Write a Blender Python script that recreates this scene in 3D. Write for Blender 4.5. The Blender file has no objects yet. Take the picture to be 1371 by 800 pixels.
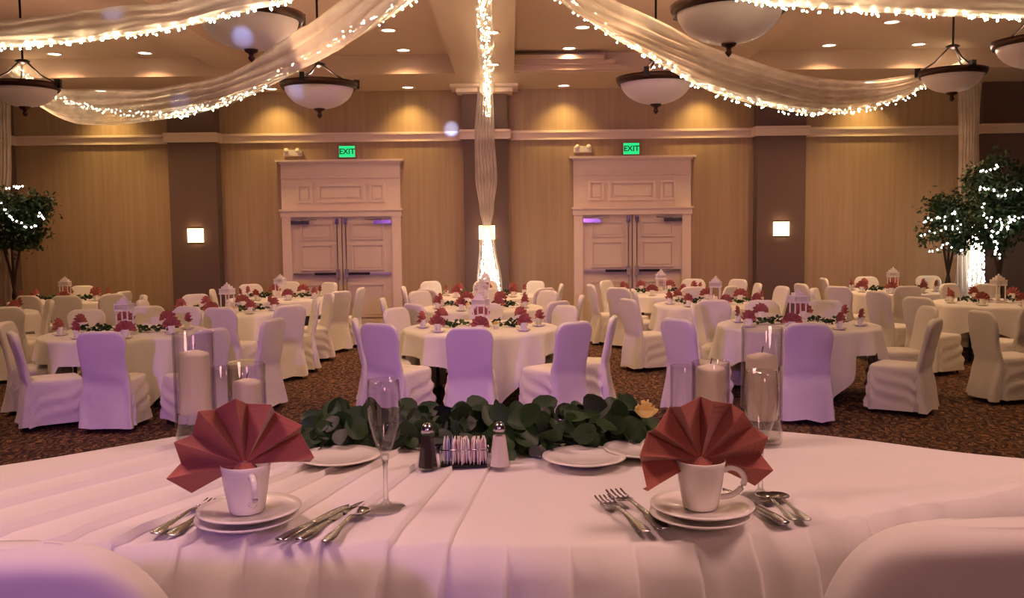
import bpy, bmesh, math, random
from mathutils import Vector, Matrix, noise
R = math.radians
PI = math.pi
C = bpy.context.scene.collection
sc = bpy.context.scene
rnd = random.Random(7)

# ------------------------------------------------------------------ camera
F = 1200.0; CX, CY = 685.5, 400.0
PITCH = math.atan(90/1200.0); ROLL = R(0.65)
CAM = Vector((0, 0, 1.82))
fwd = Vector((0, math.cos(PITCH), -math.sin(PITCH)))
up0 = Vector((0, math.sin(PITCH), math.cos(PITCH)))
rt0 = Vector((1, 0, 0))
rt = rt0*math.cos(ROLL) - up0*math.sin(ROLL)
up = rt0*math.sin(ROLL) + up0*math.cos(ROLL)
cam = bpy.data.objects.new('camera', bpy.data.cameras.new('camera'))
C.objects.link(cam)
cam.data.sensor_width = 36; cam.data.lens = 36*F/1371
cam.data.clip_start = 0.05
m3 = Matrix((rt, up, -fwd)).transposed()
cam.matrix_world = Matrix.Translation(CAM) @ m3.to_4x4()
sc.camera = cam

def ray(px, py): return fwd*F + rt*(px-CX) + up*(CY-py)
def UZ(px, py, z):
    r = ray(px, py); return CAM + r*((z-CAM.z)/r.z)
def UY(px, py, y):
    r = ray(px, py); return CAM + r*(y/r.y)
def XY(px, y, z):                      # x of the point at depth y and height z seen in column px
    def col(x):
        v = Vector((x, y, z))-CAM; return CX+F*v.dot(rt)/v.dot(fwd)
    a, b = col(0), col(1)
    return (px-a)/(b-a)

# ------------------------------------------------------------------ world, exposure, big lights
sc.view_settings.view_transform = 'Standard'
sc.view_settings.look = 'None'
sc.view_settings.gamma = 1
sc.view_settings.use_curve_mapping = False
sc.view_settings.exposure = 0.0
w = bpy.data.worlds.new('world'); sc.world = w; w.use_nodes = True
w.node_tree.nodes['Background'].inputs[0].default_value = (0.5, 0.4, 0.4, 1)
w.node_tree.nodes['Background'].inputs[1].default_value = 0.05
sc.cycles.max_bounces = 10; sc.cycles.transparent_max_bounces = 24
sc.cycles.transmission_bounces = 10; sc.cycles.diffuse_bounces = 4
sc.cycles.sample_clamp_indirect = 4
sc.cycles.caustics_refractive = False; sc.cycles.caustics_reflective = False

CAN_W = 215.0                       # power of one recessed downlight
CAN_COL = (1.0, 0.57, 0.29)
BOWL_FILL_W = 26.0
WASH_W = 85.0; WASH_COL = (1.0, 0.68, 0.22)
def spot(name, loc, target, power, col, angle, blend=1.0, radius=.06):
    l = bpy.data.lights.new(name, 'SPOT'); l.energy = power; l.color = col
    l.spot_size = R(angle); l.spot_blend = blend; l.shadow_soft_size = radius
    o = bpy.data.objects.new(name, l); C.objects.link(o); o.location = loc
    d = Vector(target)-Vector(loc)
    o.rotation_euler = d.to_track_quat('-Z', 'Y').to_euler()
    return o
# party light on a stand behind and left of the camera, its white-blue beams, and added fills
spot('purple_spot_light', (-2.8, -0.2, 2.35), (-1.2, 8.2, 0.40), 900, (0.55, 0.17, 0.90), 52, 0.5, .10)
spot('purple_spot_light', (-0.95, -0.6, 2.12), (-.5, 1.35, 1.12), 34, (0.58, 0.22, 1.0), 34, .5, .03)
spot('purple_spot_light', (2.2, 1.0, 2.5), (1.2, 8.0, 0.5), 260, (0.55, 0.19, 0.90), 48, 0.8, .1)  # added purple fill from the right for the right-hand chair backs
spot('pink_fill_light', (1.2, -3.4, 3.4), (0.2, 2.0, 1.3), 150, (1.0, 0.47, 0.50), 70, 1.0, .5)  # added fill from behind, brightens the head table and near chair backs
for tx, ty, tY, pw in ((604, 172, 17.1, 40000), (312, 42, 7.2, 5000), (393, 122, 11.0, 4000), (243, 138, 11.4, 5000), (150, 14, 7.3, 3000)):
    p = UY(tx, ty, tY)
    spot('beam_light', (-.35, -.3, 2.05), p, pw, (0.30, 0.45, 1.0), 1.1 if tY > 12 else 1.5, 0.9, .02)
# two wide soft pink fill lights added over the head table, with no fixture
for x, y in ((-1.6, 1.3), (1.8, 1.3)):
    l = bpy.data.lights.new('table_fill_light', 'AREA'); l.shape = 'DISK'; l.size = 0.9
    l.energy = 44; l.color = (1.0, 0.56, 0.51)
    o = bpy.data.objects.new('table_fill_light', l); C.objects.link(o); o.location = (x, y, 3.9)

# ------------------------------------------------------------------ materials
M = {}
def mat(name, col, rough=.6, metal=0, spec=.5, sheen=0, emit=None, es=0, trans=0, ior=1.45, bump=None, alpha=1):
    m = bpy.data.materials.new(name); m.use_nodes = True
    n = m.node_tree; b = n.nodes['Principled BSDF']
    b.inputs['Base Color'].default_value = (*col, 1)
    b.inputs['Roughness'].default_value = rough; b.inputs['Metallic'].default_value = metal
    b.inputs['Specular IOR Level'].default_value = spec
    b.inputs['Sheen Weight'].default_value = sheen
    b.inputs['Transmission Weight'].default_value = trans; b.inputs['IOR'].default_value = ior
    if emit: b.inputs['Emission Color'].default_value = (*emit, 1); b.inputs['Emission Strength'].default_value = es
    if bump:
        tc = n.nodes.new('ShaderNodeTexCoord'); nz = n.nodes.new('ShaderNodeTexNoise')
        nz.inputs['Scale'].default_value = bump[0]; nz.inputs['Detail'].default_value = 3
        bp = n.nodes.new('ShaderNodeBump'); bp.inputs['Strength'].default_value = bump[1]; bp.inputs['Distance'].default_value = bump[2]
        n.links.new(tc.outputs['Object'], nz.inputs['Vector']); n.links.new(nz.outputs[0], bp.inputs['Height'])
        n.links.new(bp.outputs[0], b.inputs['Normal'])
    M[name] = m; return m
def nodes_of(m): return m.node_tree, m.node_tree.nodes['Principled BSDF']
def ramp(n, stops):
    r = n.nodes.new('ShaderNodeValToRGB'); e = r.color_ramp.elements
    while len(e) < len(stops): e.new(.5)
    for el, (p, c) in zip(e, stops): el.position = p; el.color = (*c, 1)
    return r
mat('linen', (.80, .76, .72), .85, sheen=.2, bump=(9, .25, .02))
mat('cover', (.80, .75, .69), .75, sheen=.25, bump=(7, .35, .02))
mat('china', (.86, .82, .76), .12)
mat('napkin', (.40, .105, .075), .85, sheen=.3, bump=(400, .15, .001))
mat('napkin_guest', (.38, .115, .10), .9)
mat('steel', (.50, .48, .54), .18, 1)
mat('black_metal', (.02, .018, .017), .45, .6)
mat('bronze', (.055, .026, .02), .4, .7)
mat('trim', (.76, .60, .49), .5)
mat('door', (.66, .52, .42), .45)
mat('ceil', (.60, .45, .35), .9)
mat('dark_wall', (.135, .085, .075), .85)
mat('wax', (.95, .84, .70), .5)
M['wax'].node_tree.nodes['Principled BSDF'].inputs['Subsurface Weight'].default_value = .3
M['wax'].node_tree.nodes['Principled BSDF'].inputs['Subsurface Radius'].default_value = (.03, .015, .01)
mat('wick', (.03, .02, .02), .9)
mat('glass', (1, 1, 1), .0, trans=1, ior=1.45)
mat('water', (.98, 1, .98), .0, trans=1, ior=1.33)
def thin_glass(name, ior, tint):
    m = bpy.data.materials.new(name); m.use_nodes = True; n = m.node_tree; n.nodes.clear()
    out = n.nodes.new('ShaderNodeOutputMaterial'); t = n.nodes.new('ShaderNodeBsdfTransparent'); g_ = n.nodes.new('ShaderNodeBsdfGlossy')
    t.inputs[0].default_value = (*tint, 1); g_.inputs['Roughness'].default_value = .02
    lw = n.nodes.new('ShaderNodeLayerWeight'); lw.inputs[0].default_value = .5
    pw = n.nodes.new('ShaderNodeMath'); pw.operation = 'POWER'; pw.inputs[1].default_value = 4
    fr = n.nodes.new('ShaderNodeMapRange'); fr.inputs[3].default_value = (ior-1)**2/(ior+1)**2; fr.inputs[4].default_value = .85
    n.links.new(lw.outputs['Facing'], pw.inputs[0]); n.links.new(pw.outputs[0], fr.inputs[0])
    mi = n.nodes.new('ShaderNodeMixShader')
    n.links.new(fr.outputs[0], mi.inputs[0]); n.links.new(t.outputs[0], mi.inputs[1]); n.links.new(g_.outputs[0], mi.inputs[2]); n.links.new(mi.outputs[0], out.inputs[0])
    M[name] = m
mg = M['glass'].node_tree; ou = mg.nodes['Material Output']; mi_ = mg.nodes.new('ShaderNodeMixShader'); mi_.inputs[0].default_value = .5; tr_ = mg.nodes.new('ShaderNodeBsdfTransparent')
mg.links.new(mg.nodes['Principled BSDF'].outputs[0], mi_.inputs[2]); mg.links.new(tr_.outputs[0], mi_.inputs[1]); mg.links.new(mi_.outputs[0], ou.inputs[0])
thin_glass('glass_thin', 1.65, (.95, .94, .94)); thin_glass('water', 1.25, (.93, .95, .94))
mat('leaf', (.018, .050, .012), .5, bump=(60, .3, .003))
mat('leaf_silver', (.06, .075, .06), .55)
mat('leaf_tree', (.016, .042, .014), .5)
mat('bark', (.05, .028, .018), .9)
mat('pot', (.05, .03, .03), .5)
mat('pepper', (.03, .018, .015), .9)
mat('salt', (.85, .78, .70), .9)
mat('rose', (.88, .70, .30), .7)
mat('lantern_white', (.80, .74, .74), .5)
mat('packet_white', (.85, .80, .78), .6)
mat('packet_blue', (.30, .30, .55), .6)
mat('packet_pink', (.80, .55, .52), .6)
mat('plastic', (.80, .72, .62), .4)
mat('bulb', (1, .9, .7), .5, emit=(1, .76, .45), es=75)
mat('bulb_white', (1, .95, .85), .5, emit=(1, .95, .80), es=14)
mat('can_glow', (1, .9, .7), .5, emit=(1, .86, .66), es=7)
mat('sconce_glow', (1, .85, .6), .5, emit=(1, .66, .30), es=5.5)
mat('sign_green', (.02, .5, .2), .5, emit=(.01, .75, .22), es=1.0)
mat('sign_letter', (.01, .06, .03), .6)
mat('sign_case', (.35, .12, .10), .5)
mat('wire', (.30, .26, .2), .5)
mat('alabaster', (.74, .60, .60), .35, emit=(1, .68, .55), es=.03)
mat('stage', (.05, .03, .03), .9)
# walls: woven wallpaper with soft vertical streaks
m = mat('wallpaper', (.45, .32, .2), .8); n, b = nodes_of(m)
tc = n.nodes.new('ShaderNodeTexCoord'); mp = n.nodes.new('ShaderNodeMapping'); mp.inputs['Scale'].default_value = (9, 9, .25)
nz = n.nodes.new('ShaderNodeTexNoise'); nz.inputs['Scale'].default_value = 1.6; nz.inputs['Detail'].default_value = 6; nz.inputs['Roughness'].default_value = .7
rp = ramp(n, [(.3, (.34, .225, .14)), (.7, (.44, .30, .19))])
n.links.new(tc.outputs['Object'], mp.inputs[0]); n.links.new(mp.outputs[0], nz.inputs[0]); n.links.new(nz.outputs[0], rp.inputs[0]); n.links.new(rp.outputs[0], b.inputs['Base Color'])
# carpet: swirling dark maroon and gold
m = mat('carpet', (.1, .04, .03), .95); n, b = nodes_of(m)
tc = n.nodes.new('ShaderNodeTexCoord')
nz = n.nodes.new('ShaderNodeTexNoise'); nz.inputs['Scale'].default_value = 2.2; nz.inputs['Detail'].default_value = 3
mx = n.nodes.new('ShaderNodeMixRGB'); mx.blend_type = 'ADD'; mx.inputs[0].default_value = .55
wv = n.nodes.new('ShaderNodeTexWave'); wv.inputs['Scale'].default_value = 3.6; wv.inputs['Distortion'].default_value = 14; wv.inputs['Detail'].default_value = 2.5; wv.inputs['Detail Scale'].default_value = 1.6
rp = ramp(n, [(.0, (.035, .009, .010)), (.40, (.085, .022, .016)), (.58, (.19, .085, .035)), (.80, (.42, .25, .10)), (1.0, (.07, .022, .016))])
n.links.new(tc.outputs['Object'], mx.inputs[1]); n.links.new(nz.outputs['Color'], mx.inputs[2]); n.links.new(mx.outputs[0], wv.inputs[0])
vo = n.nodes.new('ShaderNodeTexVoronoi'); vo.inputs['Scale'].default_value = 14
n.links.new(mx.outputs[0], vo.inputs['Vector'])
r2 = ramp(n, [(.0, (1.5, 1.3, 1.1)), (.35, (.85, .8, .8)), (.6, (.45, .4, .4))])
n.links.new(vo.outputs['Distance'], r2.inputs[0])
mm = n.nodes.new('ShaderNodeMixRGB'); mm.blend_type = 'MULTIPLY'; mm.inputs[0].default_value = 1
n.links.new(wv.outputs[0], rp.inputs[0]); n.links.new(rp.outputs[0], mm.inputs[1]); n.links.new(r2.outputs[0], mm.inputs[2])
n.links.new(mm.outputs[0], b.inputs['Base Color'])
# sheer fabric
def sheer(name, col, tr):
    m = bpy.data.materials.new(name); m.use_nodes = True; n = m.node_tree; n.nodes.clear()
    out = n.nodes.new('ShaderNodeOutputMaterial'); t = n.nodes.new('ShaderNodeBsdfTransparent')
    d = n.nodes.new('ShaderNodeBsdfDiffuse'); l = n.nodes.new('ShaderNodeBsdfTranslucent')
    for q in (d, l): q.inputs[0].default_value = (*col, 1)
    a = n.nodes.new('ShaderNodeMixShader'); a.inputs[0].default_value = .5
    tc = n.nodes.new('ShaderNodeTexCoord'); nz = n.nodes.new('ShaderNodeTexNoise'); nz.inputs['Scale'].default_value = 3
    mr = n.nodes.new('ShaderNodeMapRange'); mr.inputs[1].default_value = .3; mr.inputs[2].default_value = .7; mr.inputs[3].default_value = 1-tr-.12; mr.inputs[4].default_value = 1-tr+.12
    f = n.nodes.new('ShaderNodeMixShader')
    n.links.new(tc.outputs['Object'], nz.inputs[0]); n.links.new(nz.outputs[0], mr.inputs[0]); n.links.new(mr.outputs[0], f.inputs[0])
    n.links.new(d.outputs[0], a.inputs[1]); n.links.new(l.outputs[0], a.inputs[2])
    n.links.new(t.outputs[0], f.inputs[1]); n.links.new(a.outputs[0], f.inputs[2]); n.links.new(f.outputs[0], out.inputs[0])
    M[name] = m
sheer('chiffon', (.88, .80, .72), .27)
sheer('chiffon_thin', (.88, .80, .74), .33)

# ------------------------------------------------------------------ helpers
def link(name, me, m=None, parent=None, smooth=True):
    o = bpy.data.objects.new(name, me); C.objects.link(o)
    if m: me.materials.append(M[m])
    if smooth: me.polygons.foreach_set('use_smooth', [True]*len(me.polygons))
    if parent: o.parent = parent
    return o
def mesh(name, verts, faces):
    me = bpy.data.meshes.new(name); me.from_pydata([tuple(v) for v in verts], [], faces); me.update(); return me
def tag(o, label, cat, group=None):
    o['label'] = label; o['category'] = cat
    if group: o['group'] = group
    return o
def thing(name, label, cat, loc=(0, 0, 0), rz=0, group=None):
    o = bpy.data.objects.new(name, None); C.objects.link(o); o.location = loc; o.rotation_euler = (0, 0, rz)
    o.empty_display_size = .1
    return tag(o, label, cat, group)
def struct(o): o['kind'] = 'structure'; return o
def dup(root, loc, rz, label, group=None, s=1):
    r = root.copy(); C.objects.link(r); r.location = loc; r.rotation_euler = (0, 0, rz); r['label'] = label
    if s != 1: r.scale = (s, s, s)
    if group: r['group'] = group
    for ch in list(root.children):
        c = ch.copy(); C.objects.link(c); c.parent = r
        for g in list(ch.children):
            d = g.copy(); C.objects.link(d); d.parent = c
    return r
class MB:
    def __init__(s): s.v = []; s.f = []
    def add(s, vs, fs):
        k = len(s.v); s.v += [Vector(v) for v in vs]; s.f += [tuple(i+k for i in f) for f in fs]; return s
    def box(s, a, b):
        x0, y0, z0 = a; x1, y1, z1 = b
        return s.add([(x0,y0,z0),(x1,y0,z0),(x1,y1,z0),(x0,y1,z0),(x0,y0,z1),(x1,y0,z1),(x1,y1,z1),(x0,y1,z1)],
                     [(0,3,2,1),(4,5,6,7),(0,1,5,4),(1,2,6,5),(2,3,7,6),(3,0,4,7)])
    def tube(s, pts, r, n=8, closed=False):
        pts = [Vector(p) for p in pts]; rings = []
        N = len(pts)
        for i, p in enumerate(pts):
            a = pts[(i-1) % N] if (i or closed) else p; b = pts[(i+1) % N] if (i < N-1 or closed) else p
            t = (b-a).normalized(); ref = Vector((0, 0, 1)) if abs(t.z) < .9 else Vector((1, 0, 0))
            u = t.cross(ref).normalized(); v = t.cross(u)
            rr = r[i] if isinstance(r, (list, tuple)) else r
            rings.append([p+(u*math.cos(2*PI*k/n)+v*math.sin(2*PI*k/n))*rr for k in range(n)])
        vs = [q for g in rings for q in g]; fs = []
        M_ = N if closed else N-1
        for i in range(M_):
            j = (i+1) % N
            for k in range(n): fs.append((i*n+k, i*n+(k+1) % n, j*n+(k+1) % n, j*n+k))
        if not closed: fs += [tuple(range(n))[::-1], tuple((N-1)*n+k for k in range(n))]
        return s.add(vs, fs)
    def lathe(s, prof, n=32, c=(0, 0, 0)):
        vs = []; fs = []; c = Vector(c)
        idx = []
        for r, z in prof:
            if r < 1e-6: idx.append([len(vs)]); vs.append(c+Vector((0, 0, z)))
            else:
                idx.append(list(range(len(vs), len(vs)+n)))
                vs += [c+Vector((r*math.cos(2*PI*k/n), r*math.sin(2*PI*k/n), z)) for k in range(n)]
        for a, b in zip(idx, idx[1:]):
            for k in range(n):
                k2 = (k+1) % n
                if len(a) == 1 and len(b) == 1: continue
                if len(a) == 1: fs.append((a[0], b[k2], b[k]))
                elif len(b) == 1: fs.append((a[k], a[k2], b[0]))
                else: fs.append((a[k], a[k2], b[k2], b[k]))
        return s.add(vs, fs)
    def mesh(s, name): return mesh(name, s.v, s.f)
    def build(s, name, m, parent=None, smooth=False): return link(name, s.mesh(name), m, parent, smooth)
def bevel(o, w_, seg=2):
    md = o.modifiers.new('bevel', 'BEVEL'); md.width = w_; md.segments = seg; md.limit_method = 'ANGLE'; return o
def lerp(a, b, t): return a+(b-a)*t
def interp(tab, x):
    for (x0, y0), (x1, y1) in zip(tab, tab[1:]):
        if x <= x1: 
            t = max(0, (x-x0)/(x1-x0)); t = t*t*(3-2*t); return lerp(y0, y1, t)
    return tab[-1][1]
def catmull(pts, n):                      # smooth polyline through 3-D points
    P = [Vector(p) for p in pts]; P = [P[0]*2-P[1]]+P+[P[-1]*2-P[-2]]; out = []
    S = len(P)-3
    for i in range(n+1):
        t = i/n*S; k = min(int(t), S-1); t -= k
        a, b, c, d = P[k:k+4]
        out.append(.5*((2*b)+(c-a)*t+(2*a-5*b+4*c-d)*t*t+(3*b-a-3*c+d)*t*t*t))
    return out

# ------------------------------------------------------------------ room shell
YW = 17.2; ZC = 4.5; ZR = 4.82; XL, XR, YB = -10.4, 10.4, -5.0
struct(MB().box((XL, YB, -.1), (XR, YW, 0)).build('floor', 'carpet'))
struct(MB().box((XL-.2, YW, -.1), (XR+.2, YW+.2, 5.1)).build('wall_far', 'wallpaper'))
struct(MB().box((XL-.2, YB, -.1), (XL, YW, 5.1)).build('wall_left', 'wallpaper'))
struct(MB().box((XR, YB, -.1), (XR+.2, YW, 5.1)).build('wall_right', 'wallpaper'))
struct(MB().box((XL-.2, YB-.2, -.1), (XR+.2, YB, 5.1)).build('wall_near', 'wallpaper'))
cb = MB().box((XL-.2, YB-.2, ZR), (XR+.2, YW+.2, 5.1))
XC = -.42
cb.box((XL, 15.4, ZC), (XR, YW, ZR))                   # soffit along the far wall
struct(cb.build('ceiling', 'ceil'))
struct(MB().box((XL, YB, ZC), (XL+1.2, 15.4, ZR)).build('trim_soffit_left', 'ceil'))
struct(MB().box((XR-1.2, YB, ZC), (XR, 15.4, ZR)).build('trim_soffit_right', 'ceil'))
struct(MB().box((XC-.5, YB, ZC), (XC+.5, 15.4, ZR)).build('trim_beam_centre', 'ceil'))
struct(MB().box((-4.95, YB, ZC+.12), (-4.35, 15.4, ZR)).build('trim_beam_left', 'ceil'))
struct(MB().box((3.35, YB, ZC+.12), (3.95, 15.4, ZR)).build('trim_beam_right', 'ceil'))
for y in (3.6,):
    struct(MB().box((XL+1.2, y, ZC+.2), (XR-1.2, y+.35, ZR)).build('trim_beam_cross', 'ceil'))
# stepped crown moulding under the recesses at the soffit edge
k = 0
for x0, x1 in ((XL+1.2, -4.95), (-4.35, XC-.5), (XC+.5, 3.35), (3.95, XR-1.2)):
    k += 1
    if k != 3: continue
    q = MB().box((x0, 15.34, ZC+.04), (x1, 15.4, ZC+.10)).box((x0, 15.28, ZC+.10), (x1, 15.4, ZC+.15))
    q = MB().box((x0, 15.3, ZC+.02), (x0+1.9, 15.4, ZC+.10)).box((x0, 15.22, ZC+.10), (x0+1.7, 15.4, ZC+.17)).box((x0, 15.12, ZC+.17), (x0+1.5, 15.4, ZC+.24))
    struct(q.build('trim_crown', 'ceil'))
# pilasters
PIL = []
def px_x(px, y=YW-.15, z=2.0): return XY(px, y, z)
for i, (a, b_) in enumerate(((-60, 20), (232, 295), (622, 681), (1011, 1075), (1308, 1369))):
    x0, x1 = px_x(a), px_x(b_)
    PIL.append((x0, x1))
    struct(MB().box((x0, YW-.28, 0), (x1, YW, ZC)).build('wall_pilaster', 'dark_wall'))
# chair-rail style crown band running round the walls
ZRAIL = 3.55
def rail(x0, x1, y):
    q = MB()
    for dz0, dz1, d in ((0, .035, .05), (.035, .13, .03), (.13, .175, .075)):
        q.box((x0, y-d, ZRAIL+dz0), (x1, y, ZRAIL+dz1))
    return q
edges = [XL]+[e for p in PIL for e in p]+[XR]
edges[1] = max(edges[1], XL)
for i in range(len(edges)-1):
    on = i % 2 == 1
    q = rail(edges[i]-(.06 if on else 0), edges[i+1]+(.06 if on else 0), YW-.28 if on else YW)
    if on:
        for x in (edges[i], edges[i+1]):
            s_ = -1 if x == edges[i] else 1
            q.box((min(x, x+.06*s_), YW-.30, ZRAIL), (max(x, x+.06*s_), YW, ZRAIL+.175))
    struct(q.build('trim_rail', 'trim'))
for i in range(0, len(edges)-1, 2):
    struct(MB().box((edges[i], YW-.02, 0), (edges[i+1], YW, .15)).build('baseboard_far', 'trim'))
# capital of the centre pilaster under the beam
x0, x1 = PIL[2]
struct(MB().box((x0-.10, YW-.55, ZC-.12), (x1+.10, YW, ZC)).box((x0-.2, YW-.75, ZC-.05), (x1+.2, YW, ZC)).build('trim_capital', 'trim'))

# ------------------------------------------------------------------ doors with surround
def panel_frame(q, x0, x1, z0, z1, y, wd=.05, d=.03):
    wd = min(wd, (x1-x0)*.14, (z1-z0)*.14)
    q.box((x0, y-d, z0), (x1, y, z0+wd)).box((x0, y-d, z1-wd), (x1, y, z1)).box((x0, y-d, z0+wd), (x0+wd, y, z1-wd)).box((x1-wd, y-d, z0+wd), (x1, y, z1-wd))
    q.box((x0+wd*1.8, y-d*.6, z0+wd*1.8), (x1-wd*1.8, y, z1-wd*1.8))
def door(idx, pxl, pxr):
    y = YW
    x0, x1 = XY(pxl, y, 1.5), XY(pxr, y, 1.5); wj = .17
    dt = UY((pxl+pxr)/2, 290 if idx == 1 else 287, y).z
    ht = UY((pxl+pxr)/2, 214 if idx == 1 else 209, y).z
    root = bpy.data.objects.new('door_%d' % idx, None); C.objects.link(root); struct(root); root.location = ((x0+x1)/2, y, 0)
    def loc(q): 
        q.v = [v-Vector(root.location) for v in q.v]; return q
    q = MB(); q.box((x0, y-.09, 0), (x0+wj, y, dt)).box((x1-wj, y-.09, 0), (x1, y, dt))
    q.box((x0-.02, y-.11, dt), (x1+.02, y, dt+.11)).box((x0-.04, y-.14, dt+.11), (x1+.04, y, dt+.15))
    loc(q).build('door_frame', 'trim', root)
    q = MB(); q.box((x0, y-.06, dt+.15), (x1, y, ht-.06))
    zm = dt+.15+(ht-dt-.2)*.66
    q.box((x0, y-.085, zm), (x1, y, zm+.03))
    W = x1-x0
    for a, b_ in ((.13, .26), (.30, .70), (.74, .87)): panel_frame(q, x0+W*a, x0+W*b_, dt+.27, zm-.1, y-.06)
    loc(q).build('header_panel', 'trim', root)
    q = MB().box((x0-.02, y-.12, ht-.07), (x1+.02, y, ht-.04)).box((x0-.08, y-.17, ht-.04), (x1+.08, y, ht))
    loc(q).build('cornice', 'trim', root)
    xm = (x0+x1)/2
    for s in (-1, 1):
        a, b_ = (x0+wj, xm-.012) if s < 0 else (xm+.012, x1-wj)
        q = MB().box((a, y-.05, .01), (b_, y, dt))
        ww = b_-a
        for z0, z1 in ((.22, .86), (1.12, 1.62), (1.70, dt-.12)):
            panel_frame(q, a+ww*.17, a+ww*.83, z0, z1, y-.05, .03, .02)
        leaf = loc(q).build('door_leaf', 'door', root)
        inner = b_ if s < 0 else a
        xr = inner-.06*(-s)*-1 if False else inner+s*.07
        q = MB().tube([(xr, y-.10, .06), (xr, y-.10, dt-.08)], .011)
        q.box((xr-.03, y-.12, dt-.14), (xr+.03, y-.05, dt-.03)).box((xr-.035, y-.13, .98), (xr+.035, y-.05, 1.14))
        loc(q).build('vertical_rod', 'steel', leaf).location = (0, 0, 0)
        far_ = a+.03 if s < 0 else b_-.03
        xs = sorted((xr, far_))
        q = MB().box((xs[0], y-.10, 1.04), (xs[1], y-.05, 1.075)); loc(q).build('push_bar_rail', 'steel', leaf)
        mid = lerp(xr, far_, .52); xs = sorted((xr, mid))
        q = MB().box((xs[0], y-.125, 1.035), (xs[1], y-.06, 1.08)); loc(q).build('push_bar', 'black_metal', leaf)
        cx = a+.18 if s < 0 else b_-.18
        q = MB().box((cx-.17, y-.12, dt-.14), (cx+.17, y-.05, dt-.07)); q.tube([(cx, y-.12, dt-.06), (cx-s*.32, y-.14, dt-.05)], .012)
        loc(q).build('door_closer', 'steel', leaf)
    return x0, x1, ht
d1 = door(1, 380, 538); d2 = door(2, 768, 924)

# exit signs, emergency lights
def exit_sign(px, py, label):
    p = UY(px, py, YW-.04)
    t = thing('exit_sign', label, 'sign', (p.x, YW, p.z), 0, 'green exit signs')
    bevel(MB().box((-.17, -.07, -.12), (.17, 0, .12)).build('sign_case', 'sign_case', t), .008)
    MB().box((-.15, -.075, -.105), (.15, -.07, .105)).build('sign_face', 'sign_green', t)
    cu = bpy.data.curves.new('exit_text', 'FONT'); cu.body = 'EXIT'; cu.size = .145; cu.align_x = 'CENTER'; cu.align_y = 'CENTER'; cu.extrude = .002; cu.offset = .003
    tmp = bpy.data.objects.new('exit_text', cu); me = bpy.data.meshes.new_from_object(tmp); bpy.data.objects.remove(tmp)
    o = link('exit_lettering', me, 'sign_letter', t, False); o.rotation_euler = (PI/2, 0, 0); o.location = (0, -.078, -.002)
exit_sign(465, 203, 'green lit exit sign above the left double doors')
exit_sign(845, 199, 'green lit exit sign above the right double doors')
def emerg(px, py, label):
    p = UY(px, py, YW)
    t = thing('emergency_light', label, 'emergency light', (p.x, YW, p.z), 0, 'twin-head emergency lights')
    bevel(MB().box((-.17, -.08, -.065), (.17, 0, .055)).build('light_housing', 'plastic', t), .01)
    for s in (-1, 1):
        q = MB().lathe([(0, 0), (.035, .0), (.045, .06), (.0, .06)], 16); me = q.mesh('lamp_head')
        o = link('lamp_head', me, 'plastic', t); o.location = (s*.12, -.10, .02); o.rotation_euler = (R(65), 0, R(-20*s))
emerg(393, 205, 'white twin-head emergency light over the left double doors')
emerg(780, 200, 'white twin-head emergency light over the right double doors')

# sconces on the pilasters
def sconce(px, py, label):
    x = XY(px, YW-.3, 1.8); z = UY(px, py, YW-.35).z
    t = thing('wall_sconce', label, 'wall light', (x, YW-.28, z), 0, 'square wall sconces')
    MB().box((-.13, -.02, -.15), (.13, 0, .15)).build('back_plate', 'bronze', t)
    q = MB(); n_ = 10
    vs = []
    for k in range(n_+1):
        a = PI*k/n_; vs += [(-.15*math.cos(a), -.02-.09*math.sin(a), -.14), (-.15*math.cos(a), -.02-.09*math.sin(a), .14)]
    fs = [(2*k, 2*k+2, 2*k+3, 2*k+1) for k in range(n_)]
    fs += [tuple(2*k for k in range(n_+1))[::-1], tuple(2*k+1 for k in range(n_+1)), (0, 1, 2*n_+1, 2*n_)]
    q.add(vs, fs); q.build('lamp_shade', 'sconce_glow', t)
    for zz in (-.145, .13): 
        MB().tube([(-.155*math.cos(PI*k/8), -.02-.095*math.sin(PI*k/8), zz+.007) for k in range(9)], .009, 6).build('shade_band', 'bronze', t)
sconce(262, 315, 'glowing wall sconce on the dark pillar left of left doors')
sconce(652, 311, 'glowing wall sconce on the middle pillar behind the draped fabric')
sconce(1046, 306, 'glowing wall sconce on the dark pillar right of right doors')

# recessed downlights
ci = 0
def can(x, y, z, label, power=CAN_W, wash=False):
    t = thing('recessed_downlight', label, 'ceiling light', (x, y, z), 0, 'downlights above the near half, out of view' if 'out of view' in label else 'recessed ceiling downlights')
    MB().lathe([(.135, 0), (.135, -.012), (.105, -.014), (.10, -.004)], 28).build('trim_ring', 'trim', t, True)
    MB().lathe([(.10, -.004), (0, -.006)], 28).build('lamp_lens', 'can_glow', t, True)
    if wash:
        o = spot('downlight_lamp', (x, y, z-.03), (x, y+.22, z-1), power, WASH_COL, 105, 1.0)
    else:
        o = spot('downlight_lamp', (x, y, z-.03), (x, y, 0), power, CAN_COL, 135, 1.0)
WALLC = {135: 'behind the left swag', 363: 'left of the left pendant', 546: 'over the right end of the left doors', 755: 'over the left end of the right doors', 943: 'right of the middle pendant', 1165: 'behind the right swag'}
for px, wds in WALLC.items():
    x = XY(px, YW-.42, ZC); can(x, YW-.42, ZC, 'small downlight near far wall, '+wds, WASH_W, True)
RC = {(540, 81): 'second row left of centre beam', (520, 40): 'front row left of centre beam', (762, 78): 'second row right of centre beam',
      (780, 36): 'front row right of centre beam', (73, 82): 'leftmost, beyond the left bowl pendant', (194, 88): 'above the left swag, second from left',
      (1110, 75): 'just above the middle of the right swag', (1230, 68): 'left of the small right pendant', (1194, 29): 'under the top right swag'}
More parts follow.
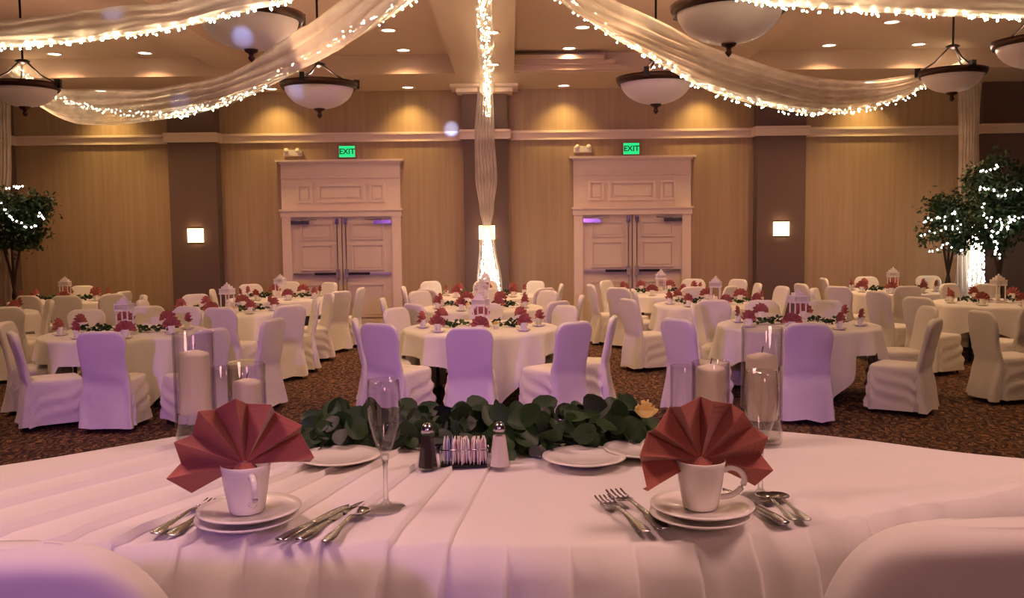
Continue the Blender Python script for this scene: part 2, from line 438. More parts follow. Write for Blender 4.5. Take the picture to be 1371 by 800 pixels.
for (px, py), wds in RC.items():
    p = UZ(px, py, ZR); yy_ = min(p.y, 15.0); can(XY(px, yy_, ZR), yy_, ZR, 'round downlight, '+wds)
for px, py in ((657, 43), (659, 86)):
    p = UZ(px, py, ZC); can(min(p.x, XC+.4), p.y, ZC, 'tiny downlight in the centre beam, '+('nearer one' if py < 60 else 'farther one'), 12)
for i, (x, y) in enumerate([(-1.9, 5.2), (1.3, 5.2), (-1.9, 1.0), (1.3, 1.0), (-6, 5.2), (5.6, 5.2), (-6, 1), (5.6, 1), (-1.9, -3), (1.3, -3), (-6.5, 9), (6.5, 9), (-2, 9), (1.2, 8.6)]):
    if abs(y-3.7) < .3: continue
    can(x, y, ZR, 'round downlight above the near half of the room, out of view', CAN_W*(.12 if y < 4 else .45 if y < 7 else 1.0))

# pendant bowl lights
def pendant(px, py_rim, py_top, diam_px, D, label, zc=None):
    d = F*D/diam_px
    p = UY(px, py_rim, d)
    zc = zc or (ZR if abs(p.x-XC) > .5 else ZC)
    if -4.95 < p.x < -4.35 or 3.35 < p.x < 3.95: zc = ZC+.12
    ra = D/2; drop = ra*.62
    t = thing('bowl_pendant', label, 'pendant light', (p.x, d, p.z), rnd.uniform(0, 1), 'bronze and alabaster bowl pendants')
    prof = [(0, -drop)]+[(ra*.93*math.sin(a), -drop*math.cos(a)) for a in [R(6*k) for k in range(1, 15)]]+[(ra*.95, 0), (ra*.90, 0)]
    prof += [(ra*.88*math.sin(a), -drop*.95*math.cos(a)) for a in [R(6*k) for k in range(14, 0, -2)]]+[(0, -drop*.95)]
    MB().lathe(prof, 40).build('glass_bowl', 'alabaster', t, True)
    MB().lathe([(ra*.90, -.02), (ra*.98, -.045), (ra*1.03, -.01), (ra*1.05, .035), (ra*.97, .03), (ra*.90, .0), (ra*.90, -.02)], 40).build('rim_ring', 'bronze', t, True)
    MB().lathe([(0, -drop+.02), (.075, -drop+.012), (.06, -drop-.02), (.025, -drop-.035), (.022, -drop-.06), (.035, -drop-.075), (.02, -drop-.10), (0, -drop-.12)], 20).build('finial', 'bronze', t, True)
    l = bpy.data.lights.new('bowl_fill_light', 'POINT'); l.energy = BOWL_FILL_W; l.color = (1.0, .60, .42); l.shadow_soft_size = .08  # fill light added above the dim bowl to brighten the ceiling
    lo_ = bpy.data.objects.new('bowl_fill_light', l); C.objects.link(lo_); lo_.location = (p.x, d, p.z+.10)
    zt = UY(px, py_top, d).z-p.z if py_top is not None else .45
    zt = min(zt, zc-p.z-.12)
    hub = zt
    for k in range(3):
        a = 2*PI*k/3
        e = Vector((ra*math.cos(a), ra*math.sin(a), .03))
        MB().tube([(0.04*math.cos(a), .04*math.sin(a), hub), e*.5+Vector((0, 0, hub*.42)), e], .011, 8).build('hanger_arm', 'black_metal', t, True)
        lk = MB().box((-.035, -.03, -.05), (.035, .03, .06)).build('hanger_bracket', 'black_metal', t); lk.location = e*1.02; lk.rotation_euler = (0, 0, a)
    MB().tube([(0, 0, hub-.02), (0, 0, zc-p.z)], .014, 8).build('stem', 'black_metal', t, True)
    MB().lathe([(0, hub+.03), (.05, hub+.02), (.09, hub), (.04, hub-.03), (0, hub-.05)], 20).build('hub', 'black_metal', t, True)
    MB().lathe([(0, zc-p.z), (.10, zc-p.z), (.09, zc-p.z-.02), (.03, zc-p.z-.10), (.014, zc-p.z-.11)], 24).build('ceiling_canopy', 'bronze', t, True)
pendant(427, 115, 86, 97, .92, 'bronze bowl pendant hanging in front of left doors')
pendant(878, 108, 80, 100, .92, 'bronze bowl pendant hanging in front of right doors')
pendant(1275, 98, 62, 82, .80, 'small bronze bowl pendant at the right before the column drape')
pendant(32, 116, 82, 86, .80, 'small bronze bowl pendant at the left edge of view')
pendant(335, 24, -20, 134, 1.0, 'large near bowl pendant between the two left swags')
pendant(976, 12, -30, 146, 1.02, 'large near bowl pendant between the two right swags')
pendant(1389, 58, 15, 106, .92, 'bowl pendant cut off by the right edge of view')

# ------------------------------------------------------------------ ceiling swags of sheer fabric with fairy lights
def swag(lo, hi, label, folds=5, amp=.05, seed=0, nl=120, nc=22, m='chiffon'):
    L = catmull([UY(*p) for p in lo], nl); H = catmull([UY(*p) for p in hi], nl)
    vs = []; fs = []
    for i in range(nl+1):
        t = i/nl; a, b_ = L[i], H[i]; wd = (b_-a).length
        tang = (L[min(i+1, nl)]-L[max(i-1, 0)]).normalized()
        nrm = tang.cross(b_-a).normalized()
        if nrm.y > 0: nrm = -nrm
        for j in range(nc+1):
            s = j/nc
            p = a.lerp(b_, s)
            bul = math.sin(PI*s)*wd*.32
            f = math.sin(s*folds*2*PI+2.5*noise.noise((t*3, s*2, seed)))*amp*(.35+.65*math.sin(PI*min(1, t*1.1)))*min(1, wd/.3)
            f += noise.noise((t*22, s*4, seed+5))*.018
            z = noise.noise((t*9, s*3, seed+9))*.02
            vs.append(p+nrm*(bul+f)+Vector((0, 0, z if 0 < j else 0)))
    for i in range(nl):
        for j in range(nc):
            a = i*(nc+1)+j; fs.append((a, a+1, a+nc+2, a+nc+1))
    o = link('ceiling_swag', mesh('ceiling_swag', vs, fs), m)
    return tag(o, label, 'fabric drape', 'sheer swags across the ceiling')
bulb_me = {}
def bulb_mesh(m, r=.0095):
    if (m, r) not in bulb_me:
        me = MB().lathe([(0, -r), (r*.8, -r*.55), (r, 0), (r*.75, r*.7), (0, r*1.1)], 8).mesh('bulb'); me.materials.append(M[m]); bulb_me[m, r] = me
    return bulb_me[m, r]
def fairy(pts, nb, label, jit=.05, m='bulb', group=None, r=.0095, off=(0, -.03, 0), name='fairy_light_string'):
    P = catmull(pts, max(60, len(pts)*6))
    t = thing(name, label, 'fairy lights', P[0], 0, group or 'warm fairy light strings')
    o0 = P[0]; rr = random.Random(len(label))
    wire = [p-o0+Vector((rr.uniform(-jit, jit), rr.uniform(-jit, jit), rr.uniform(-jit, jit)))*.4+Vector(off) for p in P]
    MB().tube(wire, .0022, 5).build('wire', 'wire', t, True)
    main = []; extra = MB()
    for k in range(nb):
        u = (k+rr.uniform(-.3, .3))/nb*(len(P)-1); u = max(0, min(len(P)-1.001, u)); i = int(u)
        p = P[i].lerp(P[i+1], u-i)-o0+Vector((rr.uniform(-jit, jit), rr.uniform(-jit, jit)*.6, rr.uniform(-jit, jit)))+Vector(off)
        main.append(p)
    keep = main if nb <= 100 else [main[int(i*nb/100)] for i in range(100)]
    ks = set(id(p) for p in keep)
    for p in keep:
        o = bpy.data.objects.new('bulb', bulb_mesh(m, r)); C.objects.link(o); o.parent = t; o.location = p
    rest = [p for p in main if id(p) not in ks]
    if rest:
        for p in rest: extra.lathe([(0, -r), (r, 0), (0, r*1.1)], 6, p)
        e = extra.build('small_bulbs', m, t, True); e['kind'] = 'stuff'
    return t
# right inner swag
lo4 = [(600, -170, 6.7), (690, -62, 7.2), (755, 0, 7.8), (850, 66, 8.6), (950, 121, 9.6), (1030, 143, 10.6), (1100, 152, 11.7), (1180, 141, 13.2), (1245, 113, 14.6), (1290, 84, 15.2)]
hi4 = [(625, -175, 6.7), (740, -70, 7.2), (822, 0, 7.8), (900, 36, 8.6), (962, 66, 9.6), (1035, 90, 10.6), (1105, 105, 11.7), (1180, 106, 13.2), (1250, 94, 14.6), (1300, 76, 15.2)]
swag(lo4, hi4, 'sheer white swag dipping over the right double doors', 5, .05, 1)
fairy([UY(*p) for p in lo4[1:]], 260, 'fairy lights along the lower hem of right inner swag', .045)
# left inner swag
lt2 = [(700, -150, 6.7), (620, -60, 7.2), (550, 0, 7.8), (460, 51, 8.7), (337, 124, 10.0), (263, 149, 11.0), (219, 154, 11.8), (135, 147, 13.3), (81, 131, 14.6), (20, 91, 15.4)]
lo2 = [(700, -148, 6.7), (620, -58, 7.2), (550, 2, 7.8), (460, 53, 8.7), (337, 127, 10.0), (263, 152, 11.0), (200, 162, 11.9), (138, 168, 13.3), (84, 160, 14.6), (16, 116, 15.4)]
hi2 = [(660, -175, 6.7), (560, -72, 7.2), (478, -14, 7.8), (382, 52, 8.7), (304, 98, 10.0), (245, 112, 11.0), (188, 120, 11.8), (118, 119, 13.3), (68, 116, 14.6), (18, 88, 15.4)]
swag(lo2, hi2, 'sheer white swag dipping toward the left from ceiling centre', 5, .05, 2)
fairy([UY(*p) for p in lt2[1:]], 280, 'fairy lights along the lower hem of left inner swag', .045)
# outer left and right swags
lo1 = [(640, -190, 6.6), (520, -60, 6.9), (400, -2, 7.1), (340, 13, 7.2), (270, 31, 7.3), (200, 44, 7.4), (125, 55, 7.5), (60, 60, 7.5), (0, 63, 7.5), (-100, 52, 7.5), (-200, 25, 7.5)]
hi1 = [(600, -200, 6.6), (450, -80, 6.9), (330, -36, 7.1), (290, -18, 7.2), (225, 2, 7.3), (160, 8, 7.4), (110, 14, 7.5), (60, 20, 7.5), (0, 27, 7.5), (-100, 20, 7.5), (-200, -5, 7.5)]
swag(lo1, hi1, 'sheer white swag crossing the top left corner', 3, .025, 3)
fairy([UY(*p) for p in lo1[1:]], 150, 'fairy lights along the hem of top left swag', .03)
lo5 = [(690, -200, 6.6), (800, -70, 6.9), (905, -18, 7.1), (1000, 2, 7.2), (1060, 10, 7.3), (1130, 15, 7.3), (1200, 19, 7.4), (1300, 23, 7.5), (1371, 24, 7.5), (1480, 20, 7.5), (1600, -10, 7.5)]
hi5 = [(730, -205, 6.6), (860, -110, 6.9), (960, -66, 7.1), (1040, -50, 7.2), (1085, -40, 7.3), (1150, -34, 7.3), (1220, -28, 7.4), (1310, -22, 7.5), (1375, -20, 7.5), (1480, -24, 7.5), (1600, -50, 7.5)]
swag(lo5, hi5, 'sheer white swag crossing the top right corner', 3, .03, 4)
fairy([UY(*p) for p in lo5[1:]], 150, 'fairy lights along the hem of top right swag', .03)
# centre swag, seen end on
def strip_swag(cl, widths, label):
    P = catmull(cl, 90); vs = []; fs = []; nc = 16
    for i, p in enumerate(P):
        t = i/90; wd = interp(widths, t)
        for j in range(nc+1):
            s = j/nc-.5
            vs.append(p+Vector((s*wd, 0, .35*wd*(4*s*s)-.02+.012*math.sin(s*40+3*t))))
    for i in range(90):
        for j in range(nc):
            a = i*(nc+1)+j; fs.append((a, a+1, a+nc+2, a+nc+1))
    return tag(link('ceiling_swag', mesh('ceiling_swag', vs, fs), 'chiffon'), label, 'fabric drape', 'sheer swags across the ceiling')
c3 = [UY(644, -150, 6.8), UY(646, -50, 7.6), UY(647, 2, 8.4), UY(648, 32, 9.6), UY(649, 52, 11.2), UY(651, 78, 13.2), UY(652, 104, 15.2), UY(652, 128, 16.3)]
strip_swag(c3, [(0, .12), (.3, .16), (.7, .24), (1, .26)], 'sheer white swag running back along the centre beam')
fairy(c3, 170, 'fairy lights packed along the centre swag', .06)
fairy([UY(650, 100, 16.2), UY(652, 128, 16.35), UY(653, 157, 16.4)], 40, 'short fairy lights tail hanging down the middle pillar', .05)

# hanging column drapes
def hang(x, y, z1, prof, label, folds=7, amp=.045, m='chiffon_thin', seed=0):
    n1, nc = 60, 36; vs = []; fs = []
    for i in range(n1+1):
        t = i/n1; z = z1*(1-t)+.02*t; wd, cx = interp([(a, b_) for a, b_, c in prof], z), interp([(a, c) for a, b_, c in prof], z)
        for j in range(nc+1):
            s = j/nc-.5
            vs.append((x+cx+s*wd, y-.06*math.cos(s*PI)*min(1, wd/.3)+amp*min(1, wd/.3)*math.sin(s*folds*2*PI+noise.noise((z, s, seed))*2.0), z))
    for i in range(n1):
        for j in range(nc):
            a = i*(nc+1)+j; fs.append((a, a+nc+1, a+nc+2, a+1))
    return tag(link('column_drape', mesh('column_drape', vs, fs), m), label, 'fabric drape', 'sheer drapes hung down the columns')
xc = XY(651, 16.4, 3)
hang(xc, 16.35, 4.42, [(.0, .55, .04), (.9, .46, .03), (1.6, .30, .0), (1.96, .16, 0), (2.2, .26, 0), (2.8, .40, .0), (3.6, .36, -.02), (4.42, .28, 0)][0:8], 'sheer drape pinched at the middle pillar sconce')
xr_ = XY(1292, 16.2, 3)
hang(xr_, 16.1, 4.42, [(0, .55, .1), (2., .42, .06), (3.2, .34, .02), (4.42, .40, 0)], 'sheer drape falling behind the right hand ficus trees', seed=4)
xl_ = XY(8, 16.2, 3)
hang(xl_, 16.1, 4.42, [(0, .6, -.2), (2., .42, -.12), (3.2, .36, -.02), (4.42, .30, .05)], 'sheer drape falling behind the left hand ficus tree', seed=6)
# bundled lights glowing inside the drapes
rr = random.Random(3)
for k, (dx0, dx1) in enumerate(((-.02, -.14), (.0, -.05), (.02, .06), (.03, .16), (.0, .22))):
    fairy([(xc+dx0*.5, 16.25, 1.86), (xc+dx0+(dx1-dx0)*.5, 16.22, 1.3), (xc+dx1, 16.2, .75)], 46, 'vertical fairy light strand in lower middle drape, %s' % ['leftmost', 'second from left', 'middle one', 'second from right', 'rightmost'][k], .018, 'bulb_white', 'light strands inside the middle drape', .016)
for k in range(4):
    dx = -.10+.07*k
    fairy([(XY(1308, 15.9, 2)+dx*.5, 15.95, 1.95), (XY(1308, 15.9, 2)+dx*.9, 15.9, 1.45), (XY(1308, 15.9, 2)+dx*1.2, 15.9, .75)], 50, 'vertical fairy light strand between right ficus trees, %s' % ['leftmost', 'second from left', 'second from right', 'rightmost'][k], .02, 'bulb_white', 'light strands inside the right drape', .018)

# ------------------------------------------------------------------ ficus trees
def leaf_geo(q, p, n_, size, rr, asp=.55, cup=.15):
    n_ = n_.normalized(); a = n_.cross(Vector((rr.uniform(-1, 1), rr.uniform(-1, 1), rr.uniform(-1, 1)))).normalized(); b_ = n_.cross(a)
    L, W = size, size*asp; K = 6 if asp < .7 else 11; vs = []; tw = rr.uniform(-.5, .5)
    for k in range(K):
        t = 2*PI*k/K; u = .5-.5*math.cos(t); w_ = math.sin(t)*.5*(1-.25*(u > .5)*(u-.5)*2)
        vs.append(p+a*L*u+b_*W*w_+n_*L*(cup*abs(w_)*1.6+tw*cup*(u*u)))
    vs.append(p+a*L*.5-n_*cup*L*.12)
    q.add(vs, [(k, (k+1) % K, K) for k in range(K)])
def ficus(px, d, zc, rx, rz, nleaf, label, lights, seed, lobes):
    rr = random.Random(seed); x = XY(px, d, zc)
    t = thing('ficus_tree', label, 'tree', (x, d, 0), 0, 'ficus trees with fairy lights')
    MB().lathe([(0, 0), (.16, 0), (.2, .32), (.22, .34), (.19, .34), (.18, .28), (0, .28)], 24).build('pot', 'pot', t, True)
    q = MB()
    for s in (-1, 0, 1):
        q.tube([(s*.04, 0, .28), (-s*.03, .02*s, .8), (s*.05, 0, 1.25), (s*rx*.4, .05*s, zc), (s*rx*.5, 0, zc+rz*.5)], [.03, .026, .022, .015, .006], 8)
    for k in range(9):
        a = rr.uniform(0, 2*PI); q.tube([(0, 0, zc-rz*.7+rr.random()*.3), (math.cos(a)*rx*.4, math.sin(a)*rx*.4, zc+rr.uniform(-.2, .3)*rz), (math.cos(a)*rx*.8, math.sin(a)*rx*.8, zc+rr.uniform(-.5, .7)*rz)], [.012, .008, .003], 6)
    q.build('trunk', 'bark', t, True)
    q = MB(); cl = []
    for k in range(46):
        while True:
            v = Vector((rr.uniform(-1, 1), rr.uniform(-1, 1), rr.uniform(-1, 1)))
            if .2 < v.length < 1: break
        c = Vector((v.x*rx, v.y*rx*.8, zc+v.z*rz)); cl.append(c)
    for (lx, lz, lr) in lobes:
        for k in range(7): cl.append(Vector((lx+rr.uniform(-1, 1)*lr, rr.uniform(-1, 1)*lr, lz+rr.uniform(-1, 1)*lr)))
    for k in range(nleaf):
        c = rr.choice(cl); v = Vector((rr.gauss(0, 1), rr.gauss(0, 1), rr.gauss(0, .8)))*.10
        leaf_geo(q, c+v, Vector((rr.gauss(0, 1), rr.gauss(0, 1), rr.gauss(.8, 1))), rr.uniform(.06, .10), rr)
    q.build('foliage', 'leaf_tree', t, True)
    for k, (pts, nb, lab) in enumerate(lights):
        P = [UY(a, b_, d-rx*.75) for a, b_ in pts]
        fairy(P, nb, lab, .04, 'bulb_white', 'fairy lights wound on the ficus trees', .0145, (0, 0, 0))
ficus(1271, 15.5, 1.86, .46, .48, 2700, 'smaller potted ficus tree with lights left of right drape',
      [([(1238, 300), (1250, 292), (1262, 293), (1280, 284), (1278, 296)], 14, 'fairy lights on upper part of smaller right ficus'),
       ([(1234, 318), (1252, 310), (1268, 306), (1282, 303), (1290, 316)], 12, 'fairy lights around middle of smaller right ficus'),
       ([(1246, 336), (1256, 332), (1268, 326), (1280, 334), (1294, 338)], 10, 'fairy lights low on the smaller right ficus')], 11, [(.35, 2.0, .2)])
ficus(1340, 14.3, 2.25, .56, .68, 4300, 'taller potted ficus tree with lights at right edge',
      [([(1312, 232), (1322, 228), (1334, 224), (1345, 223)], 7, 'fairy lights at the crown of the taller ficus'),
       ([(1310, 254), (1325, 254), (1340, 260), (1355, 254), (1371, 257)], 16, 'fairy lights across upper middle of the taller ficus'),
       ([(1318, 276), (1320, 290), (1340, 296), (1356, 292), (1371, 290)], 16, 'fairy lights across middle of the taller ficus'),
       ([(1320, 305), (1335, 310), (1345, 302), (1352, 292), (1348, 312)], 18, 'fairy lights at low middle of the taller ficus'),
       ([(1326, 318), (1334, 326), (1335, 338), (1336, 348)], 12, 'fairy light tail dangling from the taller ficus')], 12, [(-.1, 1.55, .15)])
ficus(14, 15.4, 2.12, .58, .50, 3600, 'potted ficus tree with lights at left edge',
      [([(10, 252), (20, 248), (26, 252), (36, 247)], 8, 'fairy lights at the crown of the left ficus'),
       ([(4, 274), (8, 284), (16, 295), (28, 300), (40, 302), (48, 306)], 14, 'fairy lights across the middle of the left ficus'),
       ([(50, 288), (56, 290), (62, 293)], 5, 'three clustered fairy lights right side of left ficus')], 13, [(.45, 2.3, .15), (.35, 1.85, .12)])

# ------------------------------------------------------------------ covered banquet chair
def cover_mesh(seed, res=1, drop=.045):
    q = MB(); nr = 30*res; nc = 36*res; H = .95
    s1 = seed*7.3
    wtab = [(0, .49), (.25, .455), (.45, .425), (.62, .415), (.85, .445), (.96, .45)]
    rings = []
    zs = [drop+(H-.13-drop)*i/(nr*.7) for i in range(int(nr*.7))]+[H-.13+.13*math.sin(PI/2*i/(nr*.3)) for i in range(int(nr*.3)+1)]
    for z in zs:
        wd = interp(wtab, z); u = max(0, (z-(H-.13))/.13)
        half = wd/2 if u <= 0 else wd/2-.12*(1-math.sqrt(max(0, 1-u**2.2)))
        th = .032 if z > .45 else lerp(.05, .032, z/.45)
        th *= 1 if u < .8 else max(.35, math.sqrt(max(0, 1-((u-.8)/.2)**2)))
        yo = -.02-(z-.45)*.20 if z > .45 else -.02-(.45-z)*.13
        ring = []
        for k in range(nc):
            a = 2*PI*k/nc; ca, sa = math.cos(a), math.sin(a)
            x = half*math.copysign(abs(ca)**.35, ca); y = th*math.copysign(abs(sa)**.5, sa)
            fl = max(0, .5-z)/.5
            y += (.022*fl*math.sin(x*38+s1+3*z)+noise.noise((x*5, z*4, s1))*.018+.006*math.sin((x*1.2+z)*26+s1*3)*max(0, 1-abs(z-.42)/.28))*(1 if sa < 0 else .3)
            x += noise.noise((x*3, z*5, s1+3))*.012
            y += -.03*math.sin(PI*max(0, min(1, (x/half*.5+.5)))) * (.5 if z > .5 else .2)*(1 if sa < 0 else .6)+.01
            ring.append(Vector((x, yo+y, z+(.012*math.sin(x*22+s1*2) if z < drop+.05 else 0))))
        rings.append(ring)
    vs = [v for r_ in rings for v in r_]; fs = []
    for i in range(len(rings)-1):
        for k in range(nc): fs.append((i*nc+k, i*nc+(k+1) % nc, (i+1)*nc+(k+1) % nc, (i+1)*nc+k))
    fs.append(tuple((len(rings)-1)*nc+k for k in range(nc)))
    q.add(vs, fs)
    # seat and skirt
    rings = []
    rows = [(.0, .30), (.0, .7), (.0, .93), (.0, 1.0)]+[(t, 1) for t in [i/(14*res) for i in range(1, 14*res+1)]]
    nk = 48*res
    for ri, (t, ins) in enumerate(rows):
        z = .482-.004*(ins > .8)-.016*(ins >= 1)-(t*(.455-drop-.0))
        if ri < 3: z = .486-(.0, .001, .006)[ri]
        ring = []
        for k in range(nk):
            a = 2*PI*k/nk; ca, sa = math.cos(a), math.sin(a); e = .28
            hx = (.222+.03*t)*ins; hy = (.245+.025*t)*ins
            x = hx*math.copysign(abs(ca)**e, ca); y = .215+hy*math.copysign(abs(sa)**e, sa)
            fold = t*.016*math.sin(a*9+s1+2*noise.noise((ca*2, sa*2, s1)))+t*.02*noise.noise((ca*2.5, sa*2.5, t*2+s1))
            diag = .017*math.sin((ca*1.3+sa*1.1+t*2.2)*9+s1)*math.sin(PI*t)
            x += (fold+diag)*ca; y += (fold+diag)*sa
            zz = z+(.02*noise.noise((ca*1.5, sa*1.5, s1+8)) if t > .9 else 0)+(.006*noise.noise((x*9, y*9, s1)) if t == 0 else 0)
            ring.append(Vector((x, y, zz)))
        rings.append(ring)
    vs = [v for r_ in rings for v in r_]; fs = [tuple(range(nk))]
    for i in range(len(rings)-1):
        for k in range(nk): fs.append((i*nk+k, (i+1)*nk+k, (i+1)*nk+(k+1) % nk, i*nk+(k+1) % nk))
    q.add(vs, fs)
    me = q.mesh('slipcover'); me.materials.append(M['cover'])
    me.polygons.foreach_set('use_smooth', [True]*len(me.polygons)); return me
covers = [cover_mesh(s) for s in range(5)]
leg_me = MB().tube([(0, 0, 0), (0, 0, .44)], .013, 8).mesh('leg'); leg_me.materials.append(M['black_metal'])
GRP = 'white covered banquet chairs at the round tables'
def chair(x, y, rz, label, me, z=0, group=GRP, s=1):
    t = thing('banquet_chair', label, 'chair', (x, y, z), rz, group)
    if s != 1: t.scale = (s, s, s)
    o = bpy.data.objects.new('slipcover', me); C.objects.link(o); o.parent = t
    for lx in (-.185, .185):
        for ly in (.0, .41):
            o = bpy.data.objects.new('leg', leg_me); C.objects.link(o); o.parent = t; o.location = (lx, ly, 0)
    return t

# ------------------------------------------------------------------ guest tables
TR = .85; TZ = .76
TAB = {1: (168, 9.75, 'front left table'), 2: (644, 9.86, 'front middle table'), 3: (1068, 9.8, 'front right table'),
       4: (305, 12.3, 'second row left table'), 5: (645, 12.5, 'second row middle table'), 6: (958, 12.6, 'second row right table'),
       7: (376, 14.8, 'back row left table'), 8: (650, 14.8, 'back row middle table'), 9: (885, 14.9, 'back row right table'),
       10: (-42, 12.4, 'table cut by left edge'), 11: (88, 14.8, 'left corner back table'),
       13: (1195, 14.8, 'right corner back table'), 14: (1336, 12.3, 'table below right ficus')}
TP = {k: (XY(a, d, TZ), d, nm) for k, (a, d, nm) in TAB.items()}
POS = ['near side', 'near side just left', 'near left', 'left side toward front', 'left side', 'left side toward back', 'far left', 'far side just left',
       'far side', 'far side just right', 'far right', 'right side toward back', 'right side', 'right side toward front', 'near right', 'near side just right']
def posname(dx, dy):
    a = math.degrees(math.atan2(-dx, -dy)) % 360     # 0 = toward camera, 90 = left
    return POS[int((a+11.25)//22.5) % 16]
# chairs: (table, pixel column of the back, distance, facing clockwise from straight ahead or None)
CH = [(1, 135, 8.2, -3), (1, 20, 8.4, 55), (1, 10, 9.25, 80), (1, 281, 8.45, None), (1, 365, 9.3, -72), (1, 115, 10.85, None), (1, 196, 11.05, None), (1, 250, 10.75, None),
      (2, 628, 8.25, 0), (2, 508, 8.5, 31), (2, 478, 9.3, 80), (2, 531, 10.45, None), (2, 650, 11.05, 180), (2, 757, 10.5, None), (2, 768, 8.5, -38), (2, 819, 9.25, -78),
      (3, 1082, 8.2, 14), (3, 908, 8.75, 54), (3, 932, 10.15, 112), (3, 1105, 11.0, None), (3, 1020, 11.1, 175), (3, 1250, 8.6, -50), (3, 1241, 9.75, -90),
      (4, 294, 10.8, 12), (4, 388, 11.1, -42), (4, 422, 11.95, -110), (4, 262, 13.35, None), (4, 192, 12.05, 85), (4, 440, 13.0, -118),
      (7, 455, 13.75, -50), (7, 482, 14.4, -85), (7, 440, 15.5, None), (7, 335, 15.9, None), (7, 386, 16.15, 180), (7, 285, 14.6, 80),
      (5, 747, 11.2, -45), (5, 733, 13.35, None), (5, 776, 12.1, -85), (5, 554, 11.2, 45), (5, 562, 13.3, None), (5, 514, 12.0, 85), (5, 650, 13.65, 180),
      (8, 729, 13.95, -42), (8, 717, 15.7, None), (8, 750, 14.8, -85), (8, 572, 13.95, 40), (8, 577, 15.8, None), (8, 542, 14.6, 85), (8, 650, 15.95, 180),
      (6, 842, 11.6, 66), (6, 850, 12.7, 92), (6, 955, 11.05, 2), (6, 1046, 13.3, -100),
      (9, 792, 14.4, 80), (9, 812, 15.6, 125), (9, 828, 13.8, 42), (9, 928, 13.6, -14), (9, 928, 16.15, 190), (9, 978, 13.9, -50), (9, 988, 15.8, -120), (9, 1014, 14.6, -88),
      (13, 1074, 14.4, 80), (13, 1092, 12.9, 120), (13, 1122, 13.6, 45), (13, 1215, 13.45, -6), (13, 1243, 16.1, 185), (13, 1250, 15.2, -80), (13, 1160, 15.9, None), (13, 1104, 15.2, 95),
      (14, 1230, 11.0, 62), (14, 1176, 12.1, 70), (14, 1272, 13.55, 150), (14, 1320, 13.7, 175), (14, 1315, 9.25, 82), (14, 1384, 10.2, -25),
      (10, 6, 11.1, -15), (10, 64, 12.2, -125), (11, 38, 13.55, 12), (11, 88, 13.45, -22), (11, 150, 13.7, -55), (11, 165, 14.3, -80), (11, 190, 13.2, -120), (11, 110, 16.05, None)]
used = set(); PLACED = []; SEATS = []
PR = {'away': 'chair turned away', 'front': 'chair facing us', 'side': 'chair seen sideways'}
for i, (tk, px, d, fc) in enumerate(CH):
    tx, ty, nm = TP[tk]
    x = XY(px, d, .93)
    if fc is None: fc = math.degrees(math.atan2(tx-x, ty-d))+rnd.uniform(-5, 5)
    dist = math.hypot(x-tx, d-ty)
    if dist < 1.2 and d > ty:                       # far-side chairs stand clear of the cloth
        for _ in range(40):
            if math.hypot(x-tx, d-ty) >= 1.2: break
            d += .02; x = XY(px, d, .93)
    PLACED.append((x, d, tk, px))
    va = math.degrees(math.atan2(x, d)); rel = (fc-va+180) % 360-180
    look = 'away' if abs(rel) < 50 else ('front' if abs(rel) > 125 else 'side')
    rz = -R(fc)
    # the back's top leans behind the seat: shift so that the visible back sits at (x, d)
    ox = x+.09*math.sin(R(fc)); oy = d+.09*math.cos(R(fc))
    lab = 'white covered %s, %s of %s' % (PR[look], posname(x-tx, d-ty), nm)
    if lab in used: lab = lab.replace('white covered', 'slightly farther white covered')
    while lab in used: lab = lab.replace('slightly farther', 'even farther')
    used.add(lab)
    SEATS.append((ox, oy, R(fc)))
    chair(ox, oy, rz, lab, covers[i % 5], s=rnd.uniform(.985, 1.02))

def drop_limits(x, y, rz, nt):                 # the cloth lies on the seats that are pushed under the table
    lim = [.80]*nt
    for k in range(nt):
        a = 2*PI*k/nt+rz
        for rad in (.84, .9, .96, 1.0):
            px_, py_ = x+rad*math.cos(a), y+rad*math.sin(a)
            for cx, cy, f in SEATS:
                dx, dy = px_-cx, py_-cy
                if abs(dx) > .8 or abs(dy) > .8: continue
                lx = dx*math.cos(f)-dy*math.sin(f); ly = dx*math.sin(f)+dy*math.cos(f)
                if abs(lx) < .29 and -.02 < ly < .52: lim[k] = min(lim[k], .235)
    for _ in range(3): lim = [min(lim[k], (lim[k-1]+lim[k]+lim[(k+1) % nt])/3+.06) for k in range(nt)]
    return lim
def cloth_mesh(seed, lim):
    nt, nd = 192, 20; vs = [(0, 0, .012)]; fs = []; rows = []
    rr = random.Random(seed); ph = rr.uniform(0, 6); rot = rr.uniform(0, PI/2)
    for i, r_ in enumerate((.3, .6, .8, TR-.02, TR+.006)):
        rows.append([((r_)*math.cos(2*PI*k/nt), r_*math.sin(2*PI*k/nt), .012 if r_ < TR else .004) for k in range(nt)])
    for j in range(1, nd+1):
        u = j/nd; row = []
        for k in range(nt):
            a = 2*PI*k/nt; sq = 1.17/max(abs(math.cos(a-rot)), abs(math.sin(a-rot)))
            drop = min(.73, sq-TR-.02, lim[k])*u
            f = .5+.5*math.sin(a*13+ph+1.4*math.sin(a*3+ph))
            f2 = math.sin(a*29+ph*2)*.2
            rad = TR+.012+(.01+.105*f+.03*f2)*min(1, drop/.45)+.012*noise.noise((a*4, drop*3, seed))
            row.append((rad*math.cos(a), rad*math.sin(a), -drop))
        rows.append(row)
    for r_ in rows: vs += r_
    for k in range(nt): fs.append((0, 1+k, 1+(k+1) % nt))
    for i in range(len(rows)-1):
        for k in range(nt):
            a, b_ = 1+i*nt, 1+(i+1)*nt; fs.append((a+k, b_+k, b_+(k+1) % nt, a+(k+1) % nt))
    me = mesh('tablecloth', vs, fs); me.materials.append(M['linen']); me.polygons.foreach_set('use_smooth', [True]*len(fs)); return me
